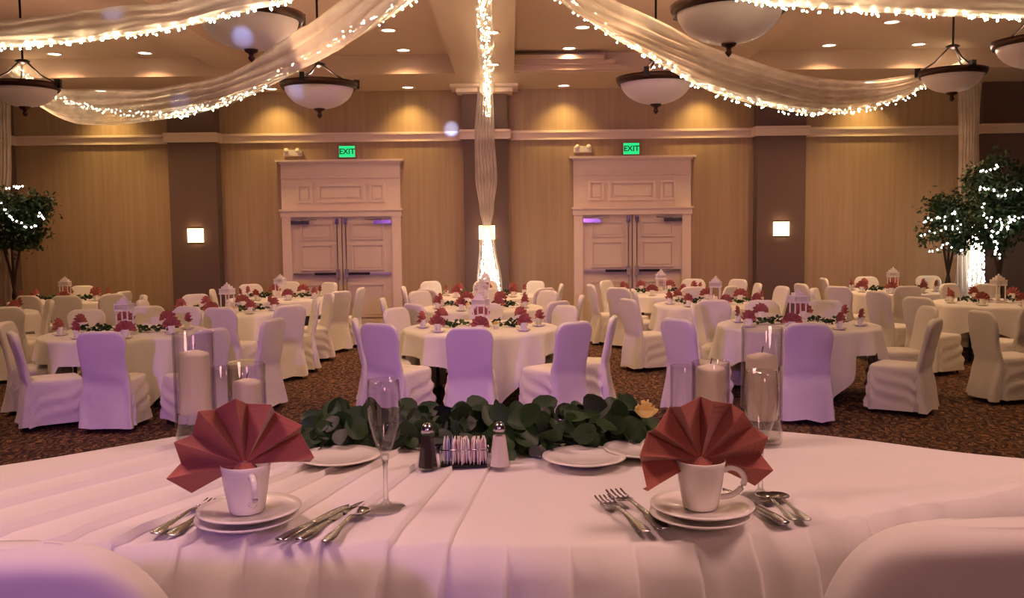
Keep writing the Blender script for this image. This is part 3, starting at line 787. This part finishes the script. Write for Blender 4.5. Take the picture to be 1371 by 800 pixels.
top_me = MB().lathe([(0, -.03), (TR-.01, -.03), (TR, -.015), (TR-.01, 0), (0, 0)], 64).mesh('tabletop'); top_me.materials.append(M['bark'])
tleg_me = MB().tube([(0, 0, 0), (0, 0, TZ-.03)], .018, 8).mesh('leg'); tleg_me.materials.append(M['black_metal'])

# fan napkin: zigzag pleats radiating from the cup mouth
def fan_mesh(name, rad, a0, a1, n, depth, seed=0, nr=6, jag=.08, skew=.0, m='napkin', layers=1):
    rr = random.Random(seed); q = MB(); K = 2*n; da = (a1-a0)/K
    for sheet in range(layers):
        vs = []; fs = []; th = .0012
        ridge = [rr.uniform(-1, 1) for _ in range(K+1)]
        rs = rad*(1 if sheet == 0 else .965); ash = 0 if sheet == 0 else da*.8; ysh = .0 if sheet == 0 else .010
        for layer in (0, 1):
            for k in range(K+1):
                a = lerp(a0, a1, k/K)+ridge[k]*.03+(skew*da if k % 2 else 0)+ash
                if sheet: a = max(a0+.02, min(a1-.02, a))
                pk = (-1 if k % 2 else 1)
                ro = rs*(1+(jag if k % 2 else -jag)+.04*ridge[k])
                for j in range(nr+1):
                    t = j/nr; r_ = .006+(ro-.006)*t
                    dp = pk*depth*math.sin(t*1.45)*(.75+.25*abs(ridge[k]))+(th if layer else -th)+ysh*t
                    cv = .05*math.sin(t*PI)*(1 if k % 2 else -.5)*da
                    vs.append((math.sin(a+cv)*r_, dp-.012*t*t, math.cos(a+cv)*r_))
        B = (K+1)*(nr+1)
        for k in range(K):
            for j in range(nr):
                a = k*(nr+1)+j; b_ = a+nr+1
                fs.append((a, a+1, b_+1, b_)); fs.append((B+a, B+b_, B+b_+1, B+a+1))
            a = k*(nr+1)+nr; b_ = a+nr+1; fs.append((a, B+a, B+b_, b_))
        for k in (0, K):
            for j in range(nr):
                a = k*(nr+1)+j; fs.append((a, B+a, B+a+1, a+1))
        q.add(vs, fs)
    q.lathe([(0, -.055), (.012, -.055), (.018, -.03), (.018, -.004), (.010, .003), (0, .004)], 12)
    me = q.mesh(name); me.materials.append(M[m]); return me
fan_low = [fan_mesh('napkin', .105, R(-100+6*s), R(100-4*s), 7, .018, s, 3, .07, .4, 'napkin_guest') for s in range(3)]
def cup_mesh(hi=True):
    n_ = 48 if hi else 16
    q = MB().lathe([(0, .004), (.021, .004), (.023, 0), (.026, .002), (.028, .01), (.033, .04), (.037, .075), (.0385, .083), (.037, .084), (.0345, .075), (.030, .04), (.024, .012), (0, .009)], n_)
    pts = [Vector((.034, 0, .066)), Vector((.046, 0, .072)), Vector((.060, 0, .066)), Vector((.066, 0, .052)), Vector((.060, 0, .036)), Vector((.049, 0, .026)), Vector((.040, 0, .0225)), Vector((.030, 0, .021))]
    h = MB().tube(catmull(pts, 20 if hi else 6), .0048, 10 if hi else 6)
    return q.mesh('coffee_cup'), h.mesh('handle')
def plate_mesh(ra, n_=48, h=.016):
    return MB().lathe([(0, .003), (ra*.5, .003), (ra*.52, 0), (ra*.58, .001), (ra*.62, .006), (ra*.85, h*.65), (ra, h), (ra*.995, h+.002), (ra*.84, h*.65+.004), (ra*.62, .010), (ra*.55, .0075), (0, .0075)], n_).mesh('plate')
def smooth(me, m): me.materials.append(M[m]); me.polygons.foreach_set('use_smooth', [True]*len(me.polygons)); return me
lc, lh = cup_mesh(False); smooth(lc, 'china'); smooth(lh, 'china'); lp = smooth(plate_mesh(.078, 20), 'china')

# lantern centrepiece prototype
def lantern(label, loc, rz):
    t = thing('table_lantern', label, 'lantern', loc, rz, 'white lantern centrepieces')
    MB().box((-.085, -.085, 0), (.085, .085, .02)).box((-.07, -.07, .02), (.07, .07, .035)).build('base', 'lantern_white', t)
    for sx in (-1, 1):
        for sy in (-1, 1): MB().box((sx*.062-.006, sy*.062-.006, .03), (sx*.062+.006, sy*.062+.006, .24)).build('post', 'lantern_white', t)
    q = MB().box((-.08, -.08, .235), (.08, .08, .255))
    for k in range(9):
        for s in (-1, 1):
            x = -.072+.018*k
            q.box((x-.004, s*.075-.003, .255), (x+.004, s*.075+.003, .31)); q.box((s*.075-.003, x-.004, .255), (s*.075+.003, x+.004, .31))
    q.box((-.08, -.08, .305), (.08, .08, .315)).box((-.055, -.055, .315), (.055, .055, .345)).box((-.03, -.03, .345), (.03, .03, .37))
    q.build('roof', 'lantern_white', t)
    MB().lathe([(0, .37), (.012, .375), (.016, .385), (0, .40)], 12).build('finial', 'lantern_white', t, True)
    MB().lathe([(0, .035), (.03, .035), (.03, .11), (0, .112)], 16).build('candle', 'wax', t, True)
    return t
def sprig_mesh(seed, ln=.55, n_=60):
    rr = random.Random(seed); q = MB(); pts = [Vector((lerp(-ln/2, ln/2, i/8), .03*math.sin(i+seed), .025+.02*rr.random())) for i in range(9)]
    q.tube(pts, .004, 6)
    for k in range(n_):
        u = rr.uniform(0, 7.99); i = int(u); p = pts[i].lerp(pts[i+1], u-i)+Vector((rr.uniform(-.03, .03), rr.uniform(-.06, .06), rr.uniform(.0, .05)))
        leaf_geo(q, p, Vector((rr.gauss(0, 1), rr.gauss(0, 1), 1.2)), rr.uniform(.05, .08), rr, .8)
    for v in q.v: v.z = max(v.z, .003)
    return smooth(q.mesh('greenery_sprig'), 'leaf')
sprigs = [sprig_mesh(s) for s in range(3)]
rose_me = None
def rose_geo(r_=.03):
    q = MB()
    for k in range(9):
        a = k*2.4; rr_ = r_*(.25+.085*k); h = r_*(1.4-.1*k); n_ = 6
        vs = []; 
        for i in range(n_+1):
            b_ = a+(i/n_-.5)*2.2
            for j in range(4):
                t = j/3; rad = rr_*(.45+.55*math.sin(t*1.5)+.12*(t > .9)); vs.append((rad*math.cos(b_), rad*math.sin(b_), h*t+r_*.1-(.12*r_ if i in (0, n_) else 0)*t))
        q.add(vs, [(i*4+j, i*4+4+j, i*4+5+j, i*4+1+j) for i in range(n_) for j in range(3)])
    return q
rose_me = smooth(rose_geo(.032).mesh('rose'), 'rose')
votive_me = smooth(MB().lathe([(0, 0), (.025, 0), (.03, .055), (.027, .055), (.022, .006), (0, .006)], 20).mesh('votive'), 'lantern_white')

settings_at = {}
def guest_table(k):
    x, y, nm = TP[k]
    rz = rnd.uniform(0, PI)
    t = thing('round_table', 'round banquet table under the cloth, the '+nm, 'table', (x, y, 0), rz, 'round banquet tables')
    o = bpy.data.objects.new('tabletop', top_me); C.objects.link(o); o.parent = t; o.location = (0, 0, TZ)
    for s in (-1, 1):
        for s2 in (-1, 1):
            o = bpy.data.objects.new('leg', tleg_me); C.objects.link(o); o.parent = t; o.location = (s*.42, s2*.3, 0)
    o = bpy.data.objects.new('tablecloth', cloth_mesh(k, drop_limits(x, y, rz, 192))); C.objects.link(o); o.location = (x, y, TZ); o.rotation_euler = (0, 0, rz)
    tag(o, 'white draped cloth covering the '+nm, 'tablecloth', 'white cloths on the round tables')
    zt = TZ+.0125
    lantern('white pierced lantern in the middle of the '+nm, (x, y, zt), rnd.uniform(-.4, .4))
    for s, wd in ((-1, 'left'), (1, 'right')):
        o = bpy.data.objects.new('greenery_sprig', sprigs[(k+s) % 3]); C.objects.link(o); o.location = (x+s*.32, y-.02*s, zt); o.rotation_euler = (0, 0, rnd.uniform(-.4, .4)); o.scale = (.75, .75, .75)
        tag(o, 'green leaf sprig %s of the lantern, %s' % (wd, nm), 'greenery', 'greenery on the round tables')
    rx, ry = x+rnd.choice((.17, .2, -.18)), y-.22
    v = bpy.data.objects.new('votive_cup', votive_me); C.objects.link(v); v.location = (rx, ry, zt)
    tag(v, 'small white votive under a yellow rose, '+nm, 'cup', 'votive cups with roses')
    o = bpy.data.objects.new('yellow_rose', rose_me); C.objects.link(o); o.location = (rx, ry, zt+.045)
    tag(o, 'yellow rose beside the lantern, '+nm, 'flower', 'yellow roses on the round tables')
    off = rnd.uniform(-4, 4)
    for i in range(8):
        a = R(-90+45*i+22.5*(k % 2)+off*.5); cx, cy = x+.64*math.cos(a), y+.64*math.sin(a); ps = posname(cx-x, cy-y)
        o = bpy.data.objects.new('saucer', lp); C.objects.link(o); o.location = (cx, cy, zt)
        tag(o, 'white saucer with cup, %s of %s' % (ps, nm), 'saucer', 'saucers on the round tables')
        c = bpy.data.objects.new('coffee_cup', lc); C.objects.link(c); c.location = (cx, cy, zt+.0085); c.rotation_euler = (0, 0, rnd.uniform(0, 6))
        tag(c, 'white cup holding a napkin, %s of %s' % (ps, nm), 'cup', 'coffee cups on the round tables')
        h = bpy.data.objects.new('handle', lh); C.objects.link(h); h.parent = c
        f = bpy.data.objects.new('napkin', fan_low[i % 3]); C.objects.link(f); f.location = (cx, cy, zt+.082); f.rotation_euler = (0, 0, a+PI/2+rnd.uniform(-.5, .5))
        tag(f, 'rose napkin fanned in a cup, %s of %s' % (ps, nm), 'napkin', 'fanned napkins on the round tables')
for k in TP: guest_table(k)

# ------------------------------------------------------------------ stage, head table, cloth
ZS = .60; ZT = 1.355; ZH = ZT+.008
struct(MB().box((-4.2, -2.5, 0), (4.2, 2.35, ZS)).build('floor_stage', 'stage'))
ST = [((-160, 648), (240, 583)), ((-160, 696), (330, 575)), ((-160, 722), (420, 573)), ((-40, 729), (480, 573)), ((70, 729), (520, 572)), ((150, 728), (550, 572)),
      ((240, 728), (570, 572)), ((330, 729), (590, 572)), ((430, 730), (625, 572)), ((520, 730), (655, 572)), ((600, 730), (685, 572)), ((680, 730), (720, 571)),
      ((765, 729), (770, 571)), ((850, 727), (830, 571)), ((930, 722), (880, 571)), ((1005, 714), (930, 571)), ((1080, 707), (985, 571)), ((1160, 698), (1050, 575)),
      ((1260, 682), (1160, 587)), ((1371, 657), (1280, 602)), ((1440, 641), (1371, 612)), ((1470, 630), (1462, 624))]
E = [UZ(*a, ZH) for a, b_ in ST]; Fp = [UZ(*b_, ZH) for a, b_ in ST]
NS = 22; Ec = []; Fc = []
nst = len(ST)-1; 
FE, FF = catmull(E, nst*200), catmull(Fp, nst*200)
STN = [k+(j/(NS-1))*.988 for k in range(nst) for j in range(NS)]+[float(nst)]
Ec = [FE[min(nst*200, round(q_*200))] for q_ in STN]; Fc = [FF[min(nst*200, round(q_*200))] for q_ in STN]
nv = 30; nsk = 16; vs = []; fs = []
cen = Vector((.1, 1.7, ZH))
W_ = nv+2*nsk+1
for i in range(nst*NS+1):
    st = STN[i]; fr = st-int(st) if st < nst else 0
    crease = max(0, min(1, (11.0-st)/2.5))                # pleats fade out to the right
    saw = (fr**2.4)                                      # rises over the pleat, drops at the next station
    a, b_ = Ec[i], Fc[i]
    e_out = (a-cen); e_out.z = 0; e_out.normalize(); f_out = (b_-cen); f_out.z = 0; f_out.normalize()
    row = []
    SD = ZT-ZS-.03
    for j in range(nsk, 0, -1):                           # far skirt, bottom to top
        t = j/nsk; p = b_+f_out*(.012+.05*t+.02*t*math.sin(st*5)); p = Vector((p.x, p.y, ZH-.012-SD*t)); row.append(p)
    for j in range(nv+1):
        t = j/nv; p = b_.lerp(a, t)
        z = ZH+saw*.015*crease*(.55+.45*t)+.0035*noise.noise((p.x*3, p.y*3, 1))
        ed = min(t, 1-t)*nv
        if ed < 1: z -= .005
        rum = max(0, min(1, (st-15.5)/2))*max(0, (t-.72)/.28)
        z += rum*(.018*math.sin(st*4.3+noise.noise((st*1.3, t*4, 3))*5)*math.sin(PI*min(1, t*.98))+.022*abs(noise.noise((st*2, t*5, 7)))+.012)
        p = Vector((p.x, p.y, z)); row.append(p)
    for j in range(1, nsk+1):
        t = j/nsk; o_ = .012+.035*t+(saw*.026-.006)*min(1, t*5+.25)+.010*t*math.sin(st*2.1)+.008*noise.noise((st*2, t*3, 5))
        p = a+e_out*o_; row.append(Vector((p.x, p.y, ZH-.010-SD*t)))
    vs += row
for i in range(nst*NS):
    for j in range(W_-1):
        a = i*W_+j; fs.append((a, a+W_, a+W_+1, a+1))
# end skirts
for i, flip in ((0, 1), (nst*NS, 0)):
    base = i*W_; col = [base+nsk+j for j in range(nv+1)]; prev = col; out = Vector((-1 if i == 0 else 1, 0, 0))
    for s in range(1, 7):
        cur = []
        for idx in col:
            v = vs[idx]; cur.append(len(vs)); vs.append(Vector((v.x, v.y, v.z))+out*(.012+.04*s/6)+Vector((0, 0, -SD*s/6)))
        for a, b_, c, d in zip(prev, prev[1:], cur[1:], cur): fs.append((a, b_, c, d) if flip else (d, c, b_, a))
        prev = cur
o = link('tablecloth', mesh('tablecloth', vs, fs), 'linen')
tag(o, 'long pleated white cloth over the head table in front', 'tablecloth')
# the table under it
t = thing('head_table', 'long head table under the pleated white cloth in front', 'table', (0, 1.7, ZS))
ring = [Vector((p.x, p.y, 0)) for p in E]+[Vector((p.x, p.y, 0)) for p in Fp[::-1]]
cc = sum(ring, Vector())/len(ring)
ring = [cc+(p-cc)*.985 for p in ring]; nR = len(ring); o_ = Vector((0, 1.7, ZS))
vv = [Vector((p.x, p.y, ZT-.035))-o_ for p in ring]+[Vector((p.x, p.y, ZT-.004))-o_ for p in ring]
link('tabletop', mesh('tabletop', vv, [tuple(range(nR))[::-1], tuple(range(nR, 2*nR))]+[(k, (k+1) % nR, nR+(k+1) % nR, nR+k) for k in range(nR)]), 'bark', t, False)
for lx, ly in ((-.75, -.22), (-.75, .05), (.8, -.12), (.8, .12)):
    MB().tube([(lx, ly, 0), (lx, ly, ZT-.035-ZS)], .016, 8).build('leg', 'black_metal', t, True)

# ------------------------------------------------------------------ foreground chairs
fg = cover_mesh(11, 3)
fgm = M['cover']
def fgchair(px, py, d, fc, label):
    x = XY(px, d, ZS+.93)
    chair(x+.08*math.sin(R(fc)), d+.09*math.cos(R(fc)), -R(fc), label, fg, ZS, 'covered chairs at the head table')
fgchair(-78, 715, .80, 3, 'covered chair at the head table, lower left corner of view')
fgchair(1385, 690, .84, -6, 'covered chair at the head table, lower right corner of view')

# ------------------------------------------------------------------ head table things
ZP = ZH+.0062
def at(px, py, z=ZP): return UZ(px, py, z)
HC, HH = cup_mesh(True); smooth(HC, 'china'); smooth(HH, 'china')
saucer_hi = smooth(plate_mesh(.080, 64, .013), 'china'); plate_hi = smooth(plate_mesh(.079, 64, .014), 'china'); bplate = smooth(plate_mesh(.082, 64, .012), 'china')
def single(name, me, loc, rz, label, cat, group=None):
    o = bpy.data.objects.new(name, me); C.objects.link(o); o.location = loc; o.rotation_euler = (0, 0, rz); return tag(o, label, cat, group)
def place_setting(px, py, hz, side, fanrz, fan, cs):
    p = at(px, py+14)
    single('plate', plate_hi, (p.x, p.y, ZP), 0, 'white lower plate under saucer of the %s cup' % side, 'plate', 'stacked plates under the cups')
    single('saucer', saucer_hi, (p.x+.003, p.y+.004, ZP+.0125), 0, 'white saucer directly under the %s cup' % side, 'saucer', 'saucers under the cups')
    z = ZP+.0125+.008
    c = single('coffee_cup', HC, (p.x, p.y+.002, z), hz, 'white coffee cup holding the %s napkin fan' % side, 'cup', 'coffee cups on the head table')
    c.scale = (cs, cs, cs*.91)
    h = bpy.data.objects.new('handle', HH); C.objects.link(h); h.parent = c
    f = single('napkin', fan, (p.x, p.y, z+.075*cs), fanrz, 'dusty rose napkin fanned in the %s cup' % side, 'napkin', 'fanned napkins on the head table')
fanL = fan_mesh('napkin', .102, R(-116), R(92), 7, .024, 21, 10, .075, .5, 'napkin', 1)
fanR = fan_mesh('napkin', .098, R(-118), R(116), 8, .020, 22, 10, .022, -.5, 'napkin', 1)
place_setting(331, 688, R(-62), 'left', R(12), fanL, 1.0)
place_setting(938, 683, R(-12), 'right', R(4), fanR, 1.0)

# champagne flutes
bowl_me = MB().lathe([(0, .088), (.004, .0885), (.0085, .094), (.014, .106), (.0205, .126), (.0262, .150), (.0280, .170), (.0272, .192), (.0250, .214), (.0244, .2145), (.0262, .192), (.0270, .170), (.0252, .150), (.0195, .127), (.013, .108), (.006, .097), (0, .095)], 56).mesh('flute_bowl')
smooth(bowl_me, 'glass_thin')
stem_me = smooth(MB().lathe([(0, .0), (.031, .0), (.0325, .0012), (.030, .0028), (.011, .0065), (.0048, .014), (.0038, .03), (.0036, .066), (.0052, .080), (.0075, .090), (.004, .0895), (0, .0875)], 48).mesh('flute_stem'), 'glass')
def flute(px, py, lb):
    p = at(px, py); t = thing('champagne_flute', lb, 'glass', (p.x, p.y, ZP), 0, 'champagne flutes')
    for nm_, me_ in (('bowl', bowl_me), ('stem', stem_me)):
        o = bpy.data.objects.new(nm_, me_); C.objects.link(o); o.parent = t
flute(517, 680, 'empty champagne flute between left setting and pepper shaker')
flute(1018, 664, 'empty champagne flute behind the right coffee cup')

# bread plates
for px, py, lb in ((454, 617, 'white bread plate behind left flute before the greenery'), (782, 618, 'white bread plate in front of greenery right of centre'), (862, 607, 'white bread plate half hidden behind right napkin fan')):
    p = at(px, py); single('bread_plate', bplate, (p.x, p.y, ZP), 0, lb, 'plate', 'bread plates on the head table')

# cutlery (length along +Y, tip at +Y)
def strip(q, prof, th=.0018, n=6):
    vs = []; N = len(prof)
    for y, wd, z in prof:
        for k in range(n):
            a = 2*PI*k/n; vs.append((wd/2*math.cos(a), y, z+th/2*math.sin(a)*1.0))
    fs = [(i*n+k, i*n+(k+1) % n, (i+1)*n+(k+1) % n, (i+1)*n+k) for i in range(N-1) for k in range(n)]+[tuple(range(n))[::-1], tuple((N-1)*n+k for k in range(n))]
    q.add(vs, fs)
def fork_m():
    q = MB(); strip(q, [(-.09, .010, .002), (-.085, .018, .002), (-.07, .019, .003), (-.03, .010, .006), (.02, .006, .009), (.035, .010, .007), (.045, .021, .004), (.055, .024, .003), (.06, .024, .003)], .003, 10)
    for k in range(4): x = -.0093+.0062*k; strip(q, [(.058, .0042, .003), (.08, .0036, .004), (.095, .0026, .007)], .002, 6); [setattr(v, 'x', v.x+x) for v in q.v[-18:]]
    return smooth(q.mesh('fork'), 'steel')
def knife_m():
    q = MB(); strip(q, [(-.115, .012, .004), (-.11, .019, .004), (-.08, .020, .005), (-.02, .012, .005), (-.01, .013, .004)], .006, 12)
    strip(q, [(-.012, .013, .004), (.0, .018, .004), (.07, .020, .004), (.10, .014, .004), (.115, .003, .004)], .0022, 10); return smooth(q.mesh('knife'), 'steel')
def spoon_m():
    q = MB(); strip(q, [(-.085, .009, .003), (-.08, .015, .003), (-.06, .016, .003), (-.02, .008, .006), (.03, .006, .008), (.04, .009, .007)], .003, 10)
    vs = []; 
    for i in range(11):
        t = i/10; y = .037+.05*t; wd = .0175*math.sqrt(max(0, 1-(2*t-1)**2))*(1.0-.15*(t-.5))+.0008
        for j in range(9):
            s = j/4-1; vs.append((wd*s, y, .008-.0065*(1-s*s)*math.sin(PI*t)))
    q.add(vs, [(i*9+j, i*9+j+1, i*9+j+10, i*9+j+9) for i in range(10) for j in range(8)])
    k = len(q.v); q.add([(x, y, z-.0012) for x, y, z in vs], [(i*9+j, i*9+j+9, i*9+j+10, i*9+j+1) for i in range(10) for j in range(8)])
    return smooth(q.mesh('spoon'), 'steel')
FK, KN, SP = fork_m(), knife_m(), spoon_m()
def cut(me, name, h, t_, ln, label, group, z=0):
    a, b_ = at(*h), at(*t_); dv = (b_-a); m_ = (a+b_)/2
    o = single(name, me, (m_.x, m_.y, ZP+z), math.atan2(-dv.x, dv.y), label, name, group)
    s = dv.length/ln; s = max(.8, min(1.15, s)); o.scale = (s*1.3, s, s)
g = 'cutlery on the head table'
cut(FK, 'fork', (205, 716), (285, 672), .185, 'outer steel fork left of the left cup', g)
cut(FK, 'fork', (226, 719), (306, 672), .185, 'inner steel fork tucked beside the left plates', g)
cut(KN, 'knife', (374, 725), (466, 678), .23, 'steel knife nearest the left plates', g)
cut(KN, 'knife', (400, 726), (488, 674), .23, 'second steel knife right of left plates', g, .001)
cut(SP, 'spoon', (436, 727), (484, 683), .172, 'steel teaspoon right of the left knives', g)
cut(FK, 'fork', (865, 714), (806, 668), .185, 'outer steel fork left of the right plates', g)
cut(FK, 'fork', (892, 713), (822, 663), .185, 'inner steel fork next to the right plates', g, .003)
cut(KN, 'knife', (1052, 703), (968, 656), .23, 'steel knife right of the right plates', g)
cut(SP, 'spoon', (1062, 702), (1022, 668), .172, 'steel spoon lying over the right knife', g, .006)
cut(SP, 'spoon', (1082, 700), (1034, 664), .172, 'outermost steel spoon at the right setting', g, .002)

# salt, pepper, sugar packets in a rack
def shaker(px, py, fill, label, s=1):
    p = at(px, py)
    t = thing('shaker', label, 'shaker', (p.x, p.y, ZP), R(10), 'salt and pepper shakers')
    def taper(name, prof, m):
        q = MB(); n_ = 8; vs = []
        for r_, z in prof: vs += [(r_*math.cos(2*PI*(k+.5)/n_), r_*math.sin(2*PI*(k+.5)/n_), z) for k in range(n_)]
        fs = [(i*n_+k, i*n_+(k+1) % n_, (i+1)*n_+(k+1) % n_, (i+1)*n_+k) for i in range(len(prof)-1) for k in range(n_)]+[tuple(range(n_))[::-1], tuple((len(prof)-1)*n_+k for k in range(n_))]
        q.add(vs, fs); return bevel(q.build(name, m, t), .001)
    taper('glass_body', [(.0215*s, 0), (.022*s, .004), (.013*s, .070)], 'glass_thin')
    taper('filling', [(.0195*s, .004), (.0122*s, .062)], fill)
    MB().lathe([(.0, .0705), (.0125*s, .0705), (.0125*s, .076), (.0105*s, .083), (.0055, .088), (0, .089)], 20).build('cap', 'steel', t, True)
shaker(573, 627, 'pepper', 'glass pepper shaker left of the sugar packets')
shaker(669, 625, 'salt', 'glass salt shaker right of the sugar packets')
p = at(622, 622)
t = thing('packet_rack', 'small wire rack holding sugar packets between the shakers', 'rack', (p.x, p.y, ZP), 0)
q = MB().box((-.046, -.018, 0), (.046, .018, .004)); q.build('rack_base', 'black_metal', t)
MB().tube([(-.046, -.019, .034), (.046, -.019, .034), (.046, .019, .034), (-.046, .019, .034)], .0012, 6, True).build('rack_rail', 'steel', t, True)
for sx in (-1, 1):
    for sy in (-1, 1): MB().tube([(sx*.045, sy*.018, 0), (sx*.046, sy*.019, .034)], .0014, 6).build('rack_post', 'steel', t, True)
rr = random.Random(5)
pk = {}
for mname in ('packet_white', 'packet_blue', 'packet_pink'):
    q = MB(); vs = []
    for j in range(6):
        z = .0045+.050*j/5; puff = .0028*math.sin(PI*j/5)
        vs += [(-.014, -.0006, z), (0, -.0006-puff, z), (.014, -.0006, z), (.014, .0006, z), (0, .0006+puff, z), (-.014, .0006, z)]
    q.add(vs, [(i*6+k, i*6+(k+1) % 6, (i+1)*6+(k+1) % 6, (i+1)*6+k) for i in range(5) for k in range(6)]+[tuple(range(6))[::-1], tuple(30+k for k in range(6))])
    pk[mname] = smooth(q.mesh('packet'), mname)
PL = {'packet_white': ('white sugar packet standing in the wire rack', 'white packets in the rack'), 'packet_blue': ('blue sweetener packet at left end of the wire rack', 'blue packets in the rack'), 'packet_pink': ('pale pink sweetener packet standing in the wire rack', 'pink packets in the rack')}
for k in range(22):
    x = -.040+.0800*k/21
    mname = 'packet_blue' if k in (1, 3, 4) else ('packet_pink' if k in (8, 11, 14, 17, 20) else 'packet_white')
    o = single('sugar_packet', pk[mname], (p.x+x, p.y+rr.uniform(-.003, .003), ZP), PI/2+rr.uniform(-.25, .25), *(PL[mname][0], 'packet', PL[mname][1]))
    o.rotation_euler = (rr.uniform(-.06, .06), rr.uniform(-.12, .12), PI/2+rr.uniform(-.2, .2))

# candle cylinders
def vase(px, py, dia_px, h, cdia, clev, ctop, label, clabel, n_):
    p = at(px, py); d = (p-CAM).dot(fwd); ra = dia_px*d/F/2; ca = cdia*d/F/2
    t = thing('glass_cylinder', label, 'vase', (p.x, p.y, ZP), 0, 'glass cylinder candle holders')
    MB().lathe([(0, 0), (ra*.97, 0), (ra, .003), (ra, h-.002), (ra-.001, h), (ra-.0025, h-.001), (ra-.003, .013), (ra*.85, .009), (0, .008)], 56).build('cylinder_wall', 'glass_thin', t, True)
    if clev > .012:
        MB().lathe([(0, .0085), (ra-.0045, .0085), (ra-.0036, .014), (ra-.0036, clev), (0, clev)], 48).build('water', 'water', t, True)
    if ctop:
        c = thing('pillar_candle', clabel, 'candle', (p.x, p.y, ZP+clev+.001), 0, 'ivory pillar candles')
        ht = ctop-clev
        MB().lathe([(0, 0), (ca*.98, 0), (ca, .002), (ca, ht-.012), (ca*.93, ht-.006), (ca*.3, ht), (0, ht+.001)], 40).build('wax_body', 'wax', c, True)
        MB().tube([(0, 0, ht), (.001, 0, ht+.008), (.003, 0, ht+.014)], .0012, 6).build('wick', 'wick', c, True)
vase(264, 596, 53, .245, 40, .070, .205, 'tall glass cylinder, leftmost behind left napkin fan', 'tall ivory pillar candle in leftmost glass cylinder', 1)
vase(333, 584, 50, .165, 38, .055, .130, 'medium glass cylinder behind left napkin fan, right one', 'short ivory pillar candle in medium left cylinder', 2)
vase(306, 578, 40, .150, 34, .012, None, 'small empty glass cylinder between left candle cylinders', '', 3)
vase(1019, 592, 54, .245, 42, .050, .190, 'tall glass cylinder, rightmost behind right flute', 'tall ivory pillar candle in rightmost glass cylinder', 4)
vase(951, 584, 50, .165, 38, .060, .158, 'medium glass cylinder behind right napkin fan', 'ivory pillar candle in medium right cylinder', 5)
vase(914, 578, 34, .150, 30, .012, None, 'small empty glass cylinder left of medium right candle', '', 6)

# greenery garland along the far edge
rr = random.Random(17)
t = thing('greenery_garland', 'eucalyptus and leaf garland along far edge of head table', 'greenery', (0, 1.85, ZP))
o_ = Vector((0, 1.85, ZP))
pts = [at(px, 594+4*math.sin(px*.02))-o_+Vector((0, 0, .03)) for px in range(410, 861, 25)]
MB().tube(pts, .004, 6).build('vine', 'bark', t, True)
dark, silver = MB(), MB()
for k in range(520):
    u = rr.random(); i = min(int(u*(len(pts)-1)), len(pts)-2); p = pts[i].lerp(pts[i+1], u*(len(pts)-1)-i)
    hh = (.046 if u > .35 else .036)*(1.0 if u > .45 or u < .25 else .8)
    off = Vector((rr.gauss(0, .014), rr.gauss(0, .034), rr.uniform(-.9, 1)*hh*.85))
    q = silver if (rr.random() < .16 or (.18 < u < .30 and rr.random() < .5)) else dark
    nrm = Vector((rr.gauss(0, .6), -1+rr.gauss(0, .6), rr.gauss(.55, .6)))
    leaf_geo(q, p+off+Vector((0, 0, -.004)), nrm, rr.uniform(.026, .066), rr, .85, .16)
for q in (dark, silver):
    for v in q.v: v.z = max(v.z, .002)
dark.build('dark_leaves', 'leaf', t, True); silver.build('silver_leaves', 'leaf_silver', t, True)
# small cream rose at the garland's right end
p = at(856, 596)
o = single('cream_rose', smooth(rose_geo(.026).mesh('cream_rose'), 'rose'), (p.x+.01, p.y-.02, ZP+.062), 0, 'pale yellow rose at right end of the garland', 'flower')
